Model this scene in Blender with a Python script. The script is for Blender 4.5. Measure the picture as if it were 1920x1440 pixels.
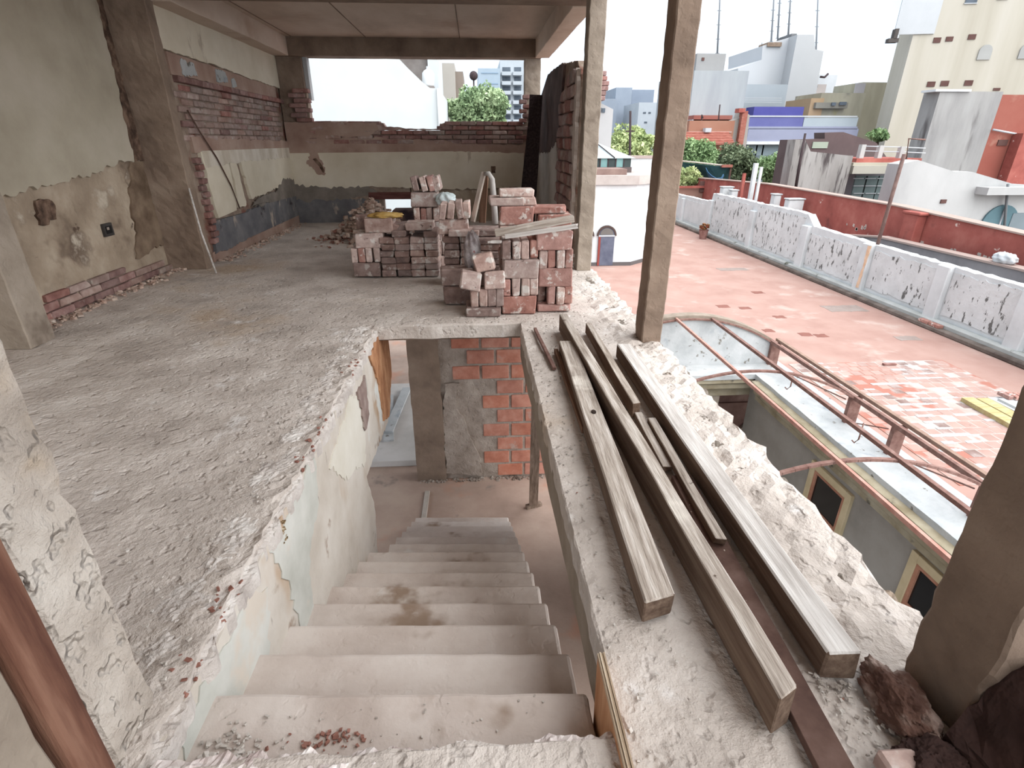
import bpy, bmesh, math, random
import numpy as np
from mathutils import Vector, Matrix, noise as mnoise

for o in list(bpy.data.objects):
    bpy.data.objects.remove(o)
S = bpy.context.scene
COL = S.collection
random.seed(7)
NPR = np.random.default_rng(7)
R = random.uniform
PI = math.pi

# ------------------------------------------------------------------ camera
CAM_F, CAM_P, CAM_Y, CAM_H = 1000.0, math.radians(24.5), math.radians(3.7), 1.4
cam_d = bpy.data.cameras.new('camera')
cam_d.sensor_fit = 'HORIZONTAL'
cam_d.sensor_width = 36.0
cam_d.lens = 36.0 * CAM_F / 1920.0
cam_d.clip_start = 0.02
cam_d.clip_end = 2000
cam = bpy.data.objects.new('camera', cam_d)
COL.objects.link(cam)
cam.location = (0, 0, CAM_H)
cam.rotation_euler = (PI / 2 - CAM_P, 0, -CAM_Y)
S.camera = cam

# ------------------------------------------------------------------ sky (bright overcast) and exposure
world = bpy.data.worlds.new('overcast_sky')
S.world = world
world.use_nodes = True
wn = world.node_tree.nodes
wl = world.node_tree.links
wn.clear()
w_out = wn.new('ShaderNodeOutputWorld')
w_bg = wn.new('ShaderNodeBackground')
w_tc = wn.new('ShaderNodeTexCoord')
w_map = wn.new('ShaderNodeMapping')
w_map.inputs['Scale'].default_value = (1.0, 1.0, 3.2)
w_no = wn.new('ShaderNodeTexNoise')
w_no.inputs['Scale'].default_value = 2.3
w_no.inputs['Detail'].default_value = 6.0
w_no.inputs['Roughness'].default_value = 0.55
w_cr = wn.new('ShaderNodeValToRGB')
w_cr.color_ramp.elements[0].position = 0.30
w_cr.color_ramp.elements[0].color = (0.52, 0.68, 0.88, 1)
w_cr.color_ramp.elements[1].position = 0.66
w_cr.color_ramp.elements[1].color = (0.94, 0.98, 1.0, 1)
wl.new(w_tc.outputs['Generated'], w_map.inputs['Vector'])
wl.new(w_map.outputs[0], w_no.inputs['Vector'])
wl.new(w_no.outputs['Fac'], w_cr.inputs['Fac'])
wl.new(w_cr.outputs[0], w_bg.inputs['Color'])
w_bg.inputs['Strength'].default_value = 0.72
wl.new(w_bg.outputs[0], w_out.inputs['Surface'])

sun_d = bpy.data.lights.new('veiled_sun', 'SUN')
sun_d.energy = 3.0
sun_d.angle = math.radians(110)
sun_d.color = (1.0, 0.97, 0.93)
sun = bpy.data.objects.new('veiled_sun', sun_d)
COL.objects.link(sun)
sun.rotation_euler = Vector((0.50, -0.42, 0.76)).to_track_quat('Z', 'Y').to_euler()   # high on the right, diffused by cloud

S.cycles.diffuse_bounces = 3
S.cycles.glossy_bounces = 2
S.cycles.max_bounces = 6
S.view_settings.view_transform = 'Standard'
S.view_settings.look = 'None'
S.view_settings.gamma = 1.0
S.view_settings.use_curve_mapping = False
S.view_settings.exposure = 1.22

# ------------------------------------------------------------------ placing helpers
_f = Vector((math.sin(CAM_Y) * math.cos(CAM_P), math.cos(CAM_Y) * math.cos(CAM_P), -math.sin(CAM_P)))
_r = Vector((math.cos(CAM_Y), -math.sin(CAM_Y), 0))
_u = _r.cross(_f)


def at(px, py, Y):
    """world point that a photograph pixel shows at depth Y (only used to read off where far things stand)"""
    d = _f + _r * ((px - 960) / CAM_F) - _u * ((py - 720) / CAM_F)
    t = Y / d.y
    return Vector((d.x * t, Y, CAM_H + d.z * t))


# ------------------------------------------------------------------ materials
def lin0(c):
    return tuple(((v / 255) / 12.92 if v / 255 <= 0.04045 else ((v / 255 + 0.055) / 1.055) ** 2.4) for v in c[:3]) + (1.0,)


MATS = {}
EXT = 0.62          # measured tones outdoors to surface albedo (open sky is about 1.6 times the reference white)


def M(name, cols, scale=4.0, detail=6.0, rough=0.92, bump=0.3, bscale=30.0, bdist=0.012, rand=0.0, spots=(),
      stretch=(1, 1, 1), metal=0.0, pits=0.0, pscale=25.0, spec=0.25, contrast=0.28, alb=1.0, sat=1.0):
    if name in MATS:
        return MATS[name]

    def lin(c):
        v = lin0(c)
        g = 0.3 * v[0] + 0.55 * v[1] + 0.15 * v[2]
        return tuple(max(0.0, (g + (q - g) * sat) * alb) for q in v[:3]) + (1.0,)
    m = bpy.data.materials.new(name)
    m.use_nodes = True
    nt = m.node_tree
    n, l = nt.nodes, nt.links
    bs = n['Principled BSDF']
    bs.inputs['Roughness'].default_value = rough
    bs.inputs['Metallic'].default_value = metal
    bs.inputs['Specular IOR Level'].default_value = spec
    tc = n.new('ShaderNodeTexCoord')
    vec = tc.outputs['Object']
    oi = None
    if rand > 0:
        oi = n.new('ShaderNodeObjectInfo')
        vm = n.new('ShaderNodeVectorMath')
        vm.operation = 'ADD'
        mu = n.new('ShaderNodeMath')
        mu.operation = 'MULTIPLY'
        mu.inputs[1].default_value = 37.0
        l.new(oi.outputs['Random'], mu.inputs[0])
        l.new(vec, vm.inputs[0])
        l.new(mu.outputs[0], vm.inputs[1])
        vec = vm.outputs[0]

    def mapped(st):
        if tuple(st) == (1, 1, 1):
            return vec
        mp = n.new('ShaderNodeMapping')
        mp.inputs['Scale'].default_value = st
        l.new(vec, mp.inputs['Vector'])
        return mp.outputs[0]

    def nz(sc, dt, st=(1, 1, 1), ro=0.6):
        t = n.new('ShaderNodeTexNoise')
        t.inputs['Scale'].default_value = sc
        t.inputs['Detail'].default_value = dt
        t.inputs['Roughness'].default_value = ro
        l.new(mapped(st), t.inputs['Vector'])
        return t.outputs['Fac']

    base = nz(scale, min(detail, 5.5), stretch)
    cr = n.new('ShaderNodeValToRGB')
    e = cr.color_ramp.elements
    k = len(cols)
    while len(e) < k:
        e.new(0.5)
    for i, c in enumerate(cols):
        e[i].position = 0.5 - contrast / 2 + (contrast * i / max(1, k - 1))
        e[i].color = lin(c)
    l.new(base, cr.inputs['Fac'])
    col = cr.outputs[0]
    for sp in spots:
        c, sc, lo, hi = sp[:4]
        st = sp[4] if len(sp) > 4 else (1, 1, 1)
        f = nz(sc, 4.5, st, 0.62)
        mr = n.new('ShaderNodeMapRange')
        mr.interpolation_type = 'SMOOTHSTEP'
        mr.inputs['From Min'].default_value = lo
        mr.inputs['From Max'].default_value = hi
        l.new(f, mr.inputs['Value'])
        mx = n.new('ShaderNodeMix')
        mx.data_type = 'RGBA'
        l.new(mr.outputs[0], mx.inputs['Factor'])
        l.new(col, mx.inputs[6])
        mx.inputs[7].default_value = lin(c)
        col = mx.outputs[2]
    if rand > 0:
        hs = n.new('ShaderNodeHueSaturation')
        r1 = n.new('ShaderNodeMapRange')
        r1.inputs['To Min'].default_value = 1 - rand
        r1.inputs['To Max'].default_value = 1 + rand * 0.8
        l.new(oi.outputs['Random'], r1.inputs['Value'])
        l.new(r1.outputs[0], hs.inputs['Value'])
        mh = n.new('ShaderNodeMath')
        mh.operation = 'FRACT'
        m7 = n.new('ShaderNodeMath')
        m7.operation = 'MULTIPLY'
        m7.inputs[1].default_value = 7.31
        l.new(oi.outputs['Random'], m7.inputs[0])
        l.new(m7.outputs[0], mh.inputs[0])
        r2 = n.new('ShaderNodeMapRange')
        r2.inputs['To Min'].default_value = 1 - rand * 0.9
        r2.inputs['To Max'].default_value = 1 + rand * 0.6
        l.new(mh.outputs[0], r2.inputs['Value'])
        l.new(r2.outputs[0], hs.inputs['Saturation'])
        l.new(col, hs.inputs['Color'])
        col = hs.outputs[0]
    l.new(col, bs.inputs['Base Color'])
    if bump > 0:
        bf = nz(bscale, 4, stretch, 0.65)
        if pits > 0:
            pf = nz(pscale, 2, stretch, 0.5)
            mr = n.new('ShaderNodeMapRange')
            mr.inputs['From Min'].default_value = 0.58
            mr.inputs['From Max'].default_value = 0.70
            mr.inputs['To Max'].default_value = -pits
            l.new(pf, mr.inputs['Value'])
            ad = n.new('ShaderNodeMath')
            l.new(bf, ad.inputs[0])
            l.new(mr.outputs[0], ad.inputs[1])
            bf = ad.outputs[0]
        bn = n.new('ShaderNodeBump')
        bn.inputs['Strength'].default_value = bump
        bn.inputs['Distance'].default_value = bdist
        l.new(bf, bn.inputs['Height'])
        l.new(bn.outputs[0], bs.inputs['Normal'])
    MATS[name] = m
    return m


# ------------------------------------------------------------------ mesh helpers
def tag(o, label=None, cat=None, group=None, kind=None):
    if label:
        o['label'] = label
    if cat:
        o['category'] = cat
    if group:
        o['group'] = group
    if kind:
        o['kind'] = kind
    return o


def thing(name, label, cat, loc=(0, 0, 0), group=None, kind=None):
    o = bpy.data.objects.new(name, None)
    o.empty_display_size = 0.1
    COL.objects.link(o)
    o.location = loc
    return tag(o, label, cat, group, kind)


def link(name, me, m, parent=None, loc=(0, 0, 0)):
    """link a mesh; its coordinates are world coordinates (minus loc)"""
    o = bpy.data.objects.new(name, me)
    COL.objects.link(o)
    if m is not None and not me.materials:
        me.materials.append(m)
    o.location = loc
    if parent is not None:
        o.parent = parent
        o.location = Vector(loc) - origin_of(parent)
    return o


def origin_of(o):
    v = Vector(o.location)
    while o.parent is not None:
        o = o.parent
        v += Vector(o.location)
    return v


def pyd(name, verts, faces, m, parent=None, loc=(0, 0, 0), smooth=False):
    me = bpy.data.meshes.new(name)
    L = Vector(loc)
    me.from_pydata([tuple(Vector(v) - L) for v in verts], [], faces)
    me.update()
    if smooth:
        me.polygons.foreach_set('use_smooth', [True] * len(me.polygons))
    return link(name, me, m, parent, loc)


def bmo(name, bm, m, parent=None, loc=(0, 0, 0), smooth=False):
    me = bpy.data.meshes.new(name)
    if any(loc):
        bmesh.ops.translate(bm, verts=bm.verts, vec=-Vector(loc))
    bmesh.ops.recalc_face_normals(bm, faces=bm.faces)
    bm.to_mesh(me)
    bm.free()
    if smooth:
        me.polygons.foreach_set('use_smooth', [True] * len(me.polygons))
    return link(name, me, m, parent, loc)


def add_box(bm, x0, x1, y0, y1, z0, z1, mat4=None):
    g = bmesh.ops.create_cube(bm, size=1.0)
    vs = g['verts']
    for v in vs:
        v.co = Vector(((x0 + x1) / 2 + v.co.x * (x1 - x0), (y0 + y1) / 2 + v.co.y * (y1 - y0), (z0 + z1) / 2 + v.co.z * (z1 - z0)))
        if mat4 is not None:
            v.co = mat4 @ v.co
    return vs


def rough(bm, amp, freq=6.0, seed=0.0):
    for v in bm.verts:
        p = v.co * freq + Vector((seed, seed * 1.7, seed * 0.3))
        v.co += Vector((mnoise.noise(p), mnoise.noise(p + Vector((9, 0, 0))), mnoise.noise(p + Vector((0, 9, 0))))) * amp


def box(name, x0, x1, y0, y1, z0, z1, m, parent=None, bevel=0.0, cuts=0.0, amp=0.0, freq=6.0, seg=1, origin=None):
    """a box; bevelled; cut into cells of size `cuts` and roughened by `amp`"""
    bm = bmesh.new()
    add_box(bm, x0, x1, y0, y1, z0, z1)
    if bevel:
        bmesh.ops.bevel(bm, geom=list(bm.edges), offset=bevel, segments=seg, affect='EDGES', profile=0.5)
    if cuts:
        for ax, (a, b) in enumerate(((x0, x1), (y0, y1), (z0, z1))):
            k = int((b - a) / cuts)
            for i in range(1, k):
                p = [0, 0, 0]
                nn = [0, 0, 0]
                p[ax] = a + (b - a) * i / k
                nn[ax] = 1
                bmesh.ops.bisect_plane(bm, geom=list(bm.verts) + list(bm.edges) + list(bm.faces), plane_co=p, plane_no=nn)
    if amp:
        rough(bm, amp, freq, (x0 * 3.1 + y0 * 1.3 + z1) % 17)
    if origin is None:
        origin = (0, 0, 0)
    return bmo(name, bm, m, parent, origin)


def jagged(pts, jag, step, seed=0):
    """resample a closed outline and make the edges flagged ragged; a point is (u, v) or (u, v, jag)"""
    rs = random.Random(seed)
    out = []
    k = len(pts)
    for i in range(k):
        a, b = pts[i], pts[(i + 1) % k]
        j = a[2] if len(a) > 2 else jag
        d = math.hypot(b[0] - a[0], b[1] - a[1])
        nn = max(1, int(d / step)) if j > 0 else 1
        dx, dy = (b[0] - a[0]) / max(d, 1e-6), (b[1] - a[1]) / max(d, 1e-6)
        for q in range(nn):
            t = q / nn
            off = 0.0
            if j > 0 and q > 0:
                off = rs.uniform(-j, j) * 0.6 + j * 0.9 * mnoise.noise(Vector((a[0] + dx * d * t, a[1] + dy * d * t, seed)) * 5.0)
                t += rs.uniform(-0.3, 0.3) / nn
            out.append((a[0] + dx * d * t - dy * off, a[1] + dy * d * t + dx * off))
    return out


def prism(name, pts, axis, a0, a1, m, parent=None, jag=0.0, step=0.05, seed=0, holes=False):
    """an outline in the plane across `axis`, given real thickness from a0 to a1"""
    p = jagged(pts, jag, step, seed) if jag or any(len(q) > 2 for q in pts) else [(q[0], q[1]) for q in pts]

    def w(u, v, a):
        return {'x': (a, u, v), 'y': (u, a, v), 'z': (u, v, a)}[axis]
    k = len(p)
    verts = [w(u, v, a0) for u, v in p] + [w(u, v, a1) for u, v in p]
    faces = [tuple(range(k)), tuple(range(2 * k - 1, k - 1, -1))]
    faces += [(i, i + k, (i + 1) % k + k, (i + 1) % k) for i in range(k)]
    bm = bmesh.new()
    vs = [bm.verts.new(v) for v in verts]
    for f in faces:
        try:
            bm.faces.new([vs[i] for i in f])
        except ValueError:
            pass
    bm.normal_update()
    big = [f for f in bm.faces if len(f.verts) > 4]
    bmesh.ops.triangulate(bm, faces=big, quad_method='FIXED', ngon_method='EAR_CLIP')
    return bmo(name, bm, m, parent)


def bar_bm(bm, p0, p1, w, h, up=Vector((0, 0, 1))):
    p0, p1 = Vector(p0), Vector(p1)
    d = (p1 - p0).normalized()
    s = d.cross(up)
    if s.length < 1e-4:
        s = Vector((1, 0, 0))
    s.normalize()
    t = s.cross(d)
    vs = []
    for p in (p0, p1):
        for a, b in ((-1, -1), (1, -1), (1, 1), (-1, 1)):
            vs.append(bm.verts.new(p + s * (a * w / 2) + t * (b * h / 2)))
    for f in ((0, 1, 2, 3), (7, 6, 5, 4), (0, 4, 5, 1), (1, 5, 6, 2), (2, 6, 7, 3), (3, 7, 4, 0)):
        bm.faces.new([vs[i] for i in f])


def bar(name, p0, p1, w, h, m, parent=None, up=Vector((0, 0, 1))):
    bm = bmesh.new()
    bar_bm(bm, p0, p1, w, h, up)
    return bmo(name, bm, m, parent)


def tube_bm(bm, path, r, seg=8, cap=True):
    path = [Vector(p) for p in path]
    rings = []
    for i, p in enumerate(path):
        d = (path[min(i + 1, len(path) - 1)] - path[max(i - 1, 0)]).normalized()
        up = Vector((0, 0, 1)) if abs(d.z) < 0.9 else Vector((1, 0, 0))
        s = d.cross(up).normalized()
        t = s.cross(d)
        rr = r[i] if isinstance(r, (list, tuple)) else r
        rings.append([bm.verts.new(p + s * math.cos(2 * PI * k / seg) * rr + t * math.sin(2 * PI * k / seg) * rr) for k in range(seg)])
    for a, b in zip(rings[:-1], rings[1:]):
        for k in range(seg):
            bm.faces.new((a[k], a[(k + 1) % seg], b[(k + 1) % seg], b[k]))
    if cap:
        bm.faces.new(rings[0][::-1])
        bm.faces.new(rings[-1])


def tube(name, path, r, m, parent=None, seg=8):
    bm = bmesh.new()
    tube_bm(bm, path, r, seg)
    return bmo(name, bm, m, parent, smooth=True)


def chunk_bm(bm, c, r, flat=0.6, seed=0):
    """an angular shard"""
    q = Matrix.Rotation(R(0, 6.28), 3, 'Z') @ Matrix.Rotation(R(-0.5, 0.5), 3, 'X')
    sx, sy, sz = R(0.7, 1.3) * r, R(0.5, 1.0) * r, flat * R(0.5, 1.1) * r
    vs = []
    for k in range(8):
        p = Vector(((1 if k & 1 else -1) * sx * R(0.45, 1.0), (1 if k & 2 else -1) * sy * R(0.45, 1.0), (1 if k & 4 else -1) * sz * R(0.5, 1.0)))
        vs.append(bm.verts.new(Vector(c) + q @ p))
    for f in ((0, 2, 3, 1), (4, 5, 7, 6), (0, 1, 5, 4), (2, 6, 7, 3), (0, 4, 6, 2), (1, 3, 7, 5)):
        bm.faces.new([vs[i] for i in f])


def chunks(name, spots, m, parent=None, kind='stuff'):
    """many small broken bits as one mesh: spots = [(x, y, z, r)]"""
    bm = bmesh.new()
    for x, y, z, r in spots:
        chunk_bm(bm, (x, y, z), r)
    o = bmo(name, bm, m, parent)
    if kind:
        o['kind'] = kind
    return o


def struct(o):
    o['kind'] = 'structure'
    return o


# palette (what things are made of)
m_floor = M('dusty_concrete_floor', [(172, 162, 154), (198, 188, 180), (216, 208, 201)], scale=2.2, detail=9, bump=0.75, bscale=22, bdist=0.02,
            pits=0.55, pscale=16, contrast=0.36, spots=[((184, 166, 148), 0.55, 0.54, 0.66), ((222, 217, 213), 3.2, 0.60, 0.72), ((140, 131, 126), 9, 0.66, 0.74)])
m_conc = M('cast_concrete', [(128, 116, 104), (150, 138, 125), (164, 152, 140)], scale=3, detail=8, bump=0.35, bscale=28, pits=0.5, pscale=30, contrast=0.4,
           spots=[((112, 99, 88), 1.6, 0.58, 0.72)], rand=0.0)
m_conc_dk = M('stained_concrete', [(112, 96, 84), (134, 116, 102), (150, 133, 118)], scale=2.4, detail=8, bump=0.35, bscale=26, pits=0.4, contrast=0.4)
m_ceil = M('board_marked_concrete', [(186, 168, 152), (204, 186, 170), (214, 198, 184)], scale=1.6, detail=8, bump=0.2, bscale=18, stretch=(1, 0.5, 1),
           spots=[((188, 164, 146), 0.8, 0.55, 0.7), ((220, 208, 194), 1.1, 0.60, 0.74)], contrast=0.4)
m_stair = M('worn_stair_concrete', [(182, 168, 159), (200, 188, 180), (212, 203, 196)], scale=2.6, detail=8, bump=0.35, bscale=16, pits=0.4, pscale=22, contrast=0.36,
            spots=[((148, 128, 112), 1.7, 0.58, 0.68), ((206, 200, 194), 4, 0.62, 0.72)])
m_cream = M('cream_plaster', [(158, 148, 132), (172, 163, 146), (184, 175, 160)], scale=1.5, detail=8, bump=0.12, bscale=14, contrast=0.4,
            spots=[((142, 131, 116), 1.2, 0.60, 0.74, (1, 1, 0.35))])
m_cream_lt = M('pale_cream_paint', [(202, 191, 170), (212, 202, 183), (220, 211, 194)], scale=2, detail=7, bump=0.1, bscale=18, contrast=0.4,
               spots=[((180, 166, 148), 3.2, 0.63, 0.72, (1, 1, 0.4))])
m_damp = M('damp_render', [(132, 116, 100), (160, 144, 126), (184, 170, 152)], scale=1.9, detail=9, bump=0.5, bscale=14, bdist=0.02, pits=0.4, pscale=10, contrast=0.42,
           spots=[((104, 88, 76), 1.5, 0.55, 0.68), ((190, 178, 162), 3, 0.58, 0.70), ((88, 72, 62), 5, 0.66, 0.72)])
m_base_grey = M('dark_grey_paint', [(92, 92, 96), (112, 111, 114), (132, 130, 130)], scale=3, detail=8, bump=0.2, contrast=0.4,
                spots=[((170, 158, 146), 3.5, 0.60, 0.68, (1, 1, 0.45)), ((58, 52, 52), 2.2, 0.62, 0.72)])
m_lip = M('crumbling_concrete', [(172, 163, 157), (198, 190, 184), (216, 211, 206)], scale=7, detail=8, bump=0.8, bscale=30, bdist=0.015, contrast=0.4, spots=[((160, 112, 98), 3.0, 0.665, 0.71), ((142, 130, 122), 12, 0.64, 0.72)])
m_mortar = M('lime_mortar', [(120, 102, 90), (146, 128, 114), (166, 150, 136)], scale=5, detail=8, bump=0.7, bscale=18, bdist=0.02, contrast=0.4,
             spots=[((128, 84, 72), 2.0, 0.54, 0.66)])
m_pinkdust = M('pink_brick_dust_render', [(146, 118, 106), (164, 138, 125), (178, 156, 142)], scale=2.2, detail=8, bump=0.4, bscale=16, contrast=0.4)
m_wallbrick = M('old_wall_brick', sat=0.66, cols=[(142, 106, 94), (166, 130, 116), (184, 156, 142)], scale=9, detail=7, bump=0.6, bscale=24, bdist=0.012, rand=0.22, contrast=0.4,
                spots=[((176, 158, 142), 7, 0.56, 0.68)])
m_redbrick = M('red_wall_brick', sat=0.62, cols=[(132, 80, 70), (156, 100, 88), (176, 126, 114)], scale=10, detail=7, bump=0.6, bscale=24, bdist=0.012, rand=0.24, contrast=0.4,
               spots=[((176, 152, 140), 8, 0.62, 0.72)])
m_pilebrick = M('salvaged_brick', sat=0.6, cols=[(164, 122, 108), (194, 154, 138), (214, 184, 170)], scale=11, detail=8, bump=0.55, bscale=26, bdist=0.01, rand=0.2, contrast=0.42,
                spots=[((214, 203, 193), 9, 0.53, 0.62), ((118, 82, 72), 14, 0.62, 0.70)])
m_pilered = M('salvaged_red_brick', sat=0.58, cols=[(156, 92, 74), (182, 112, 92), (198, 138, 118)], scale=11, detail=8, bump=0.6, bscale=26, bdist=0.01, rand=0.18, contrast=0.42,
              spots=[((212, 194, 182), 12, 0.56, 0.66), ((116, 70, 58), 16, 0.62, 0.70)])
m_piledark = M('dark_salvaged_brick', sat=0.75, cols=[(120, 94, 86), (148, 118, 108), (168, 140, 130)], scale=10, detail=8, bump=0.6, bscale=24, bdist=0.01, rand=0.18, contrast=0.42,
               spots=[((190, 176, 166), 11, 0.56, 0.66)])
m_hollow = M('orange_hollow_brick', sat=0.8, cols=[(172, 100, 76), (190, 118, 92), (200, 138, 114)], scale=8, detail=6, bump=0.25, bscale=20, rand=0.1, contrast=0.4,
             spots=[((178, 150, 136), 5, 0.62, 0.74)])
m_greymortar = M('grey_cement_mortar', [(134, 122, 112), (156, 144, 134), (174, 163, 153)], scale=5, detail=8, bump=0.6, bscale=14, bdist=0.03, pits=0.3, contrast=0.4,
                 spots=[((112, 98, 88), 2, 0.6, 0.72)])
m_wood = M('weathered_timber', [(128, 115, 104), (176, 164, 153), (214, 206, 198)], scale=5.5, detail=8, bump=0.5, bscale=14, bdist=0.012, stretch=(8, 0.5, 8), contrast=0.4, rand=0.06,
           spots=[((84, 66, 54), 12, 0.68, 0.74), ((216, 208, 197), 2.2, 0.58, 0.72)])
m_woodgrey = M('pale_weathered_plank', [(166, 158, 152), (198, 192, 187), (220, 216, 212)], scale=5, detail=8, bump=0.4, bscale=14, bdist=0.01, stretch=(8, 0.5, 8), contrast=0.4, rand=0.05,
               spots=[((120, 104, 92), 2, 0.62, 0.74)])
m_woodbrown = M('brown_timber', [(98, 70, 56), (124, 94, 76), (146, 116, 96)], scale=5, detail=8, bump=0.4, bscale=14, bdist=0.01, stretch=(7, 0.5, 7), contrast=0.4, rand=0.08)
m_wooddark = M('dark_board', [(46, 38, 40), (62, 52, 54), (82, 70, 70)], scale=6, detail=7, bump=0.3, bscale=14, stretch=(5, 5, 0.5), contrast=0.4)
m_ply = M('orange_plywood', [(172, 120, 84), (190, 140, 104), (206, 162, 126)], scale=5, detail=7, bump=0.15, stretch=(6, 6, 0.6), contrast=0.4)
m_plyedge = M('plywood_edge', [(150, 126, 104), (196, 176, 152), (222, 208, 188)], scale=6, detail=6, bump=0.4, stretch=(30, 0.4, 6), contrast=0.3)
m_woodside_shade = M('sawn_side_shade', [(88, 70, 58), (112, 92, 78), (134, 114, 98)], scale=5, detail=8, bump=0.4, bscale=14, bdist=0.01, stretch=(8, 0.5, 8), contrast=0.4, rand=0.06)  # brown sawn wood, darkened further for the shade on the planks' sides
m_woodv = M('upright_timber', [(104, 88, 76), (136, 118, 104), (160, 142, 128)], scale=6, detail=8, bump=0.3, stretch=(6, 6, 0.5), contrast=0.4)
m_rust = M('rusty_iron', alb=0.62, sat=0.75, cols=[(136, 90, 78), (160, 112, 98), (180, 136, 122)], scale=12, detail=7, bump=0.25, bscale=40, rough=0.8, contrast=0.42)
m_rustbar = M('brown_painted_bar', [(74, 54, 48), (92, 70, 62), (110, 88, 80)], scale=8, detail=7, bump=0.25, contrast=0.4, spots=[((190, 176, 164), 40, 0.70, 0.74)])
m_white = M('whitewashed_wall', alb=0.76, cols=[(208, 211, 212), (224, 227, 228), (234, 236, 237)], scale=1.5, detail=8, bump=0.2, bscale=12, contrast=0.4)
m_whitest = M('blistered_whitewash', alb=0.76, cols=[(212, 213, 213), (226, 227, 227), (236, 237, 237)], scale=2, detail=7, bump=0.5, bscale=9, bdist=0.03, contrast=0.4,
              spots=[((118, 116, 114), 7.0, 0.575, 0.62, (1, 1.3, 0.5))])
m_whitewear = M('worn_whitewash', alb=EXT, cols=[(196, 200, 202), (218, 221, 222), (232, 234, 235)], scale=2.6, detail=9, bump=0.4, bscale=12, bdist=0.02, contrast=0.4,
                spots=[((140, 134, 124), 6, 0.62, 0.70), ((180, 188, 196), 1.6, 0.58, 0.70)])
m_tile = M('terracotta_tile', alb=EXT, sat=0.66, cols=[(200, 142, 122), (211, 155, 135), (218, 166, 146)], scale=1.2, detail=8, bump=0.15, bscale=20, contrast=0.4,
           spots=[((224, 186, 168), 0.8, 0.56, 0.70)])
m_tilep = M('terracotta_tile_piece', alb=EXT, sat=0.62, cols=[(204, 146, 126), (216, 162, 142), (223, 173, 154)], scale=3, detail=7, bump=0.15, bscale=20, rand=0.09, contrast=0.4,
            spots=[((150, 118, 108), 5, 0.66, 0.74)])
m_redpaint = M('red_painted_render', sat=0.8, alb=1.05, cols=[(140, 64, 54), (158, 76, 64), (172, 94, 80)], scale=1.4, detail=8, bump=0.25, bscale=10, contrast=0.42,
               spots=[((206, 178, 166), 2.4, 0.66, 0.72), ((112, 58, 52), 0.9, 0.58, 0.72)])
m_glass_dk = M('dark_window_glass', [(18, 18, 20), (26, 26, 28)], scale=2, bump=0, rough=0.12, spec=0.5)
m_frame = M('cream_window_frame', [(176, 160, 128), (192, 176, 146)], scale=4, bump=0.1, contrast=0.4)
m_courtwall = M('grey_cream_court_wall', alb=EXT, cols=[(164, 158, 150), (182, 176, 168), (192, 187, 180)], scale=1.2, detail=7, bump=0.15, contrast=0.4)
m_corn = M('weathered_cornice', alb=EXT, cols=[(160, 146, 118), (188, 176, 150), (206, 196, 174)], scale=2.4, detail=8, bump=0.3, bscale=14, contrast=0.4,
           spots=[((104, 100, 92), 2.2, 0.60, 0.70)])
m_leaf = M('green_leaves', sat=0.8, cols=[(96, 126, 78), (132, 162, 104), (172, 196, 140)], scale=1.2, detail=3, bump=0, rough=0.6, rand=0.1, contrast=0.4)  # haze over the trees put in as duller greens, all three leaf sets
m_leaf2 = M('yellow_green_leaves', sat=0.8, cols=[(120, 140, 80), (156, 174, 104), (194, 204, 136)], scale=1.1, detail=3, bump=0, rough=0.6, contrast=0.4)
m_leaf3 = M('dark_leaves', sat=0.8, cols=[(78, 92, 66), (104, 120, 84), (136, 150, 110)], scale=1.1, detail=3, bump=0, rough=0.6, contrast=0.4)
m_bark = M('bark', [(70, 58, 48), (96, 82, 70)], scale=8, bump=0.5, stretch=(4, 4, 0.6))
m_yellow = M('yellow_paint', alb=EXT, sat=0.7, cols=[(214, 184, 96), (226, 200, 114), (234, 214, 140)], scale=4, bump=0.15, stretch=(1, 4, 4))
m_whitesheet = M('white_sheet', alb=EXT, cols=[(230, 232, 234), (240, 242, 244)], scale=3, bump=0.1)
m_poly = M('clouded_plastic', [(188, 204, 206), (214, 226, 228)], scale=6, bump=0.5, rough=0.35, spec=0.5)
m_rubble = M('mixed_rubble', [(150, 120, 106), (182, 158, 144), (206, 192, 180)], scale=14, detail=5, bump=0.4, contrast=0.4)
m_grit = M('pale_grit', [(150, 140, 132), (188, 180, 172), (214, 208, 202)], scale=20, detail=4, bump=0.3, contrast=0.4)
m_redgrit = M('red_brick_grit', [(128, 86, 74), (158, 116, 104)], scale=20, detail=4, bump=0.3, contrast=0.4)
# =================================================================== the upper floor slab with its stair opening
ZL = -2.55          # level of the lower floor and of the roof terrace
HX0, HX1, HY0, HY1 = -0.87, 0.345, 0.86, 4.27


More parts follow.
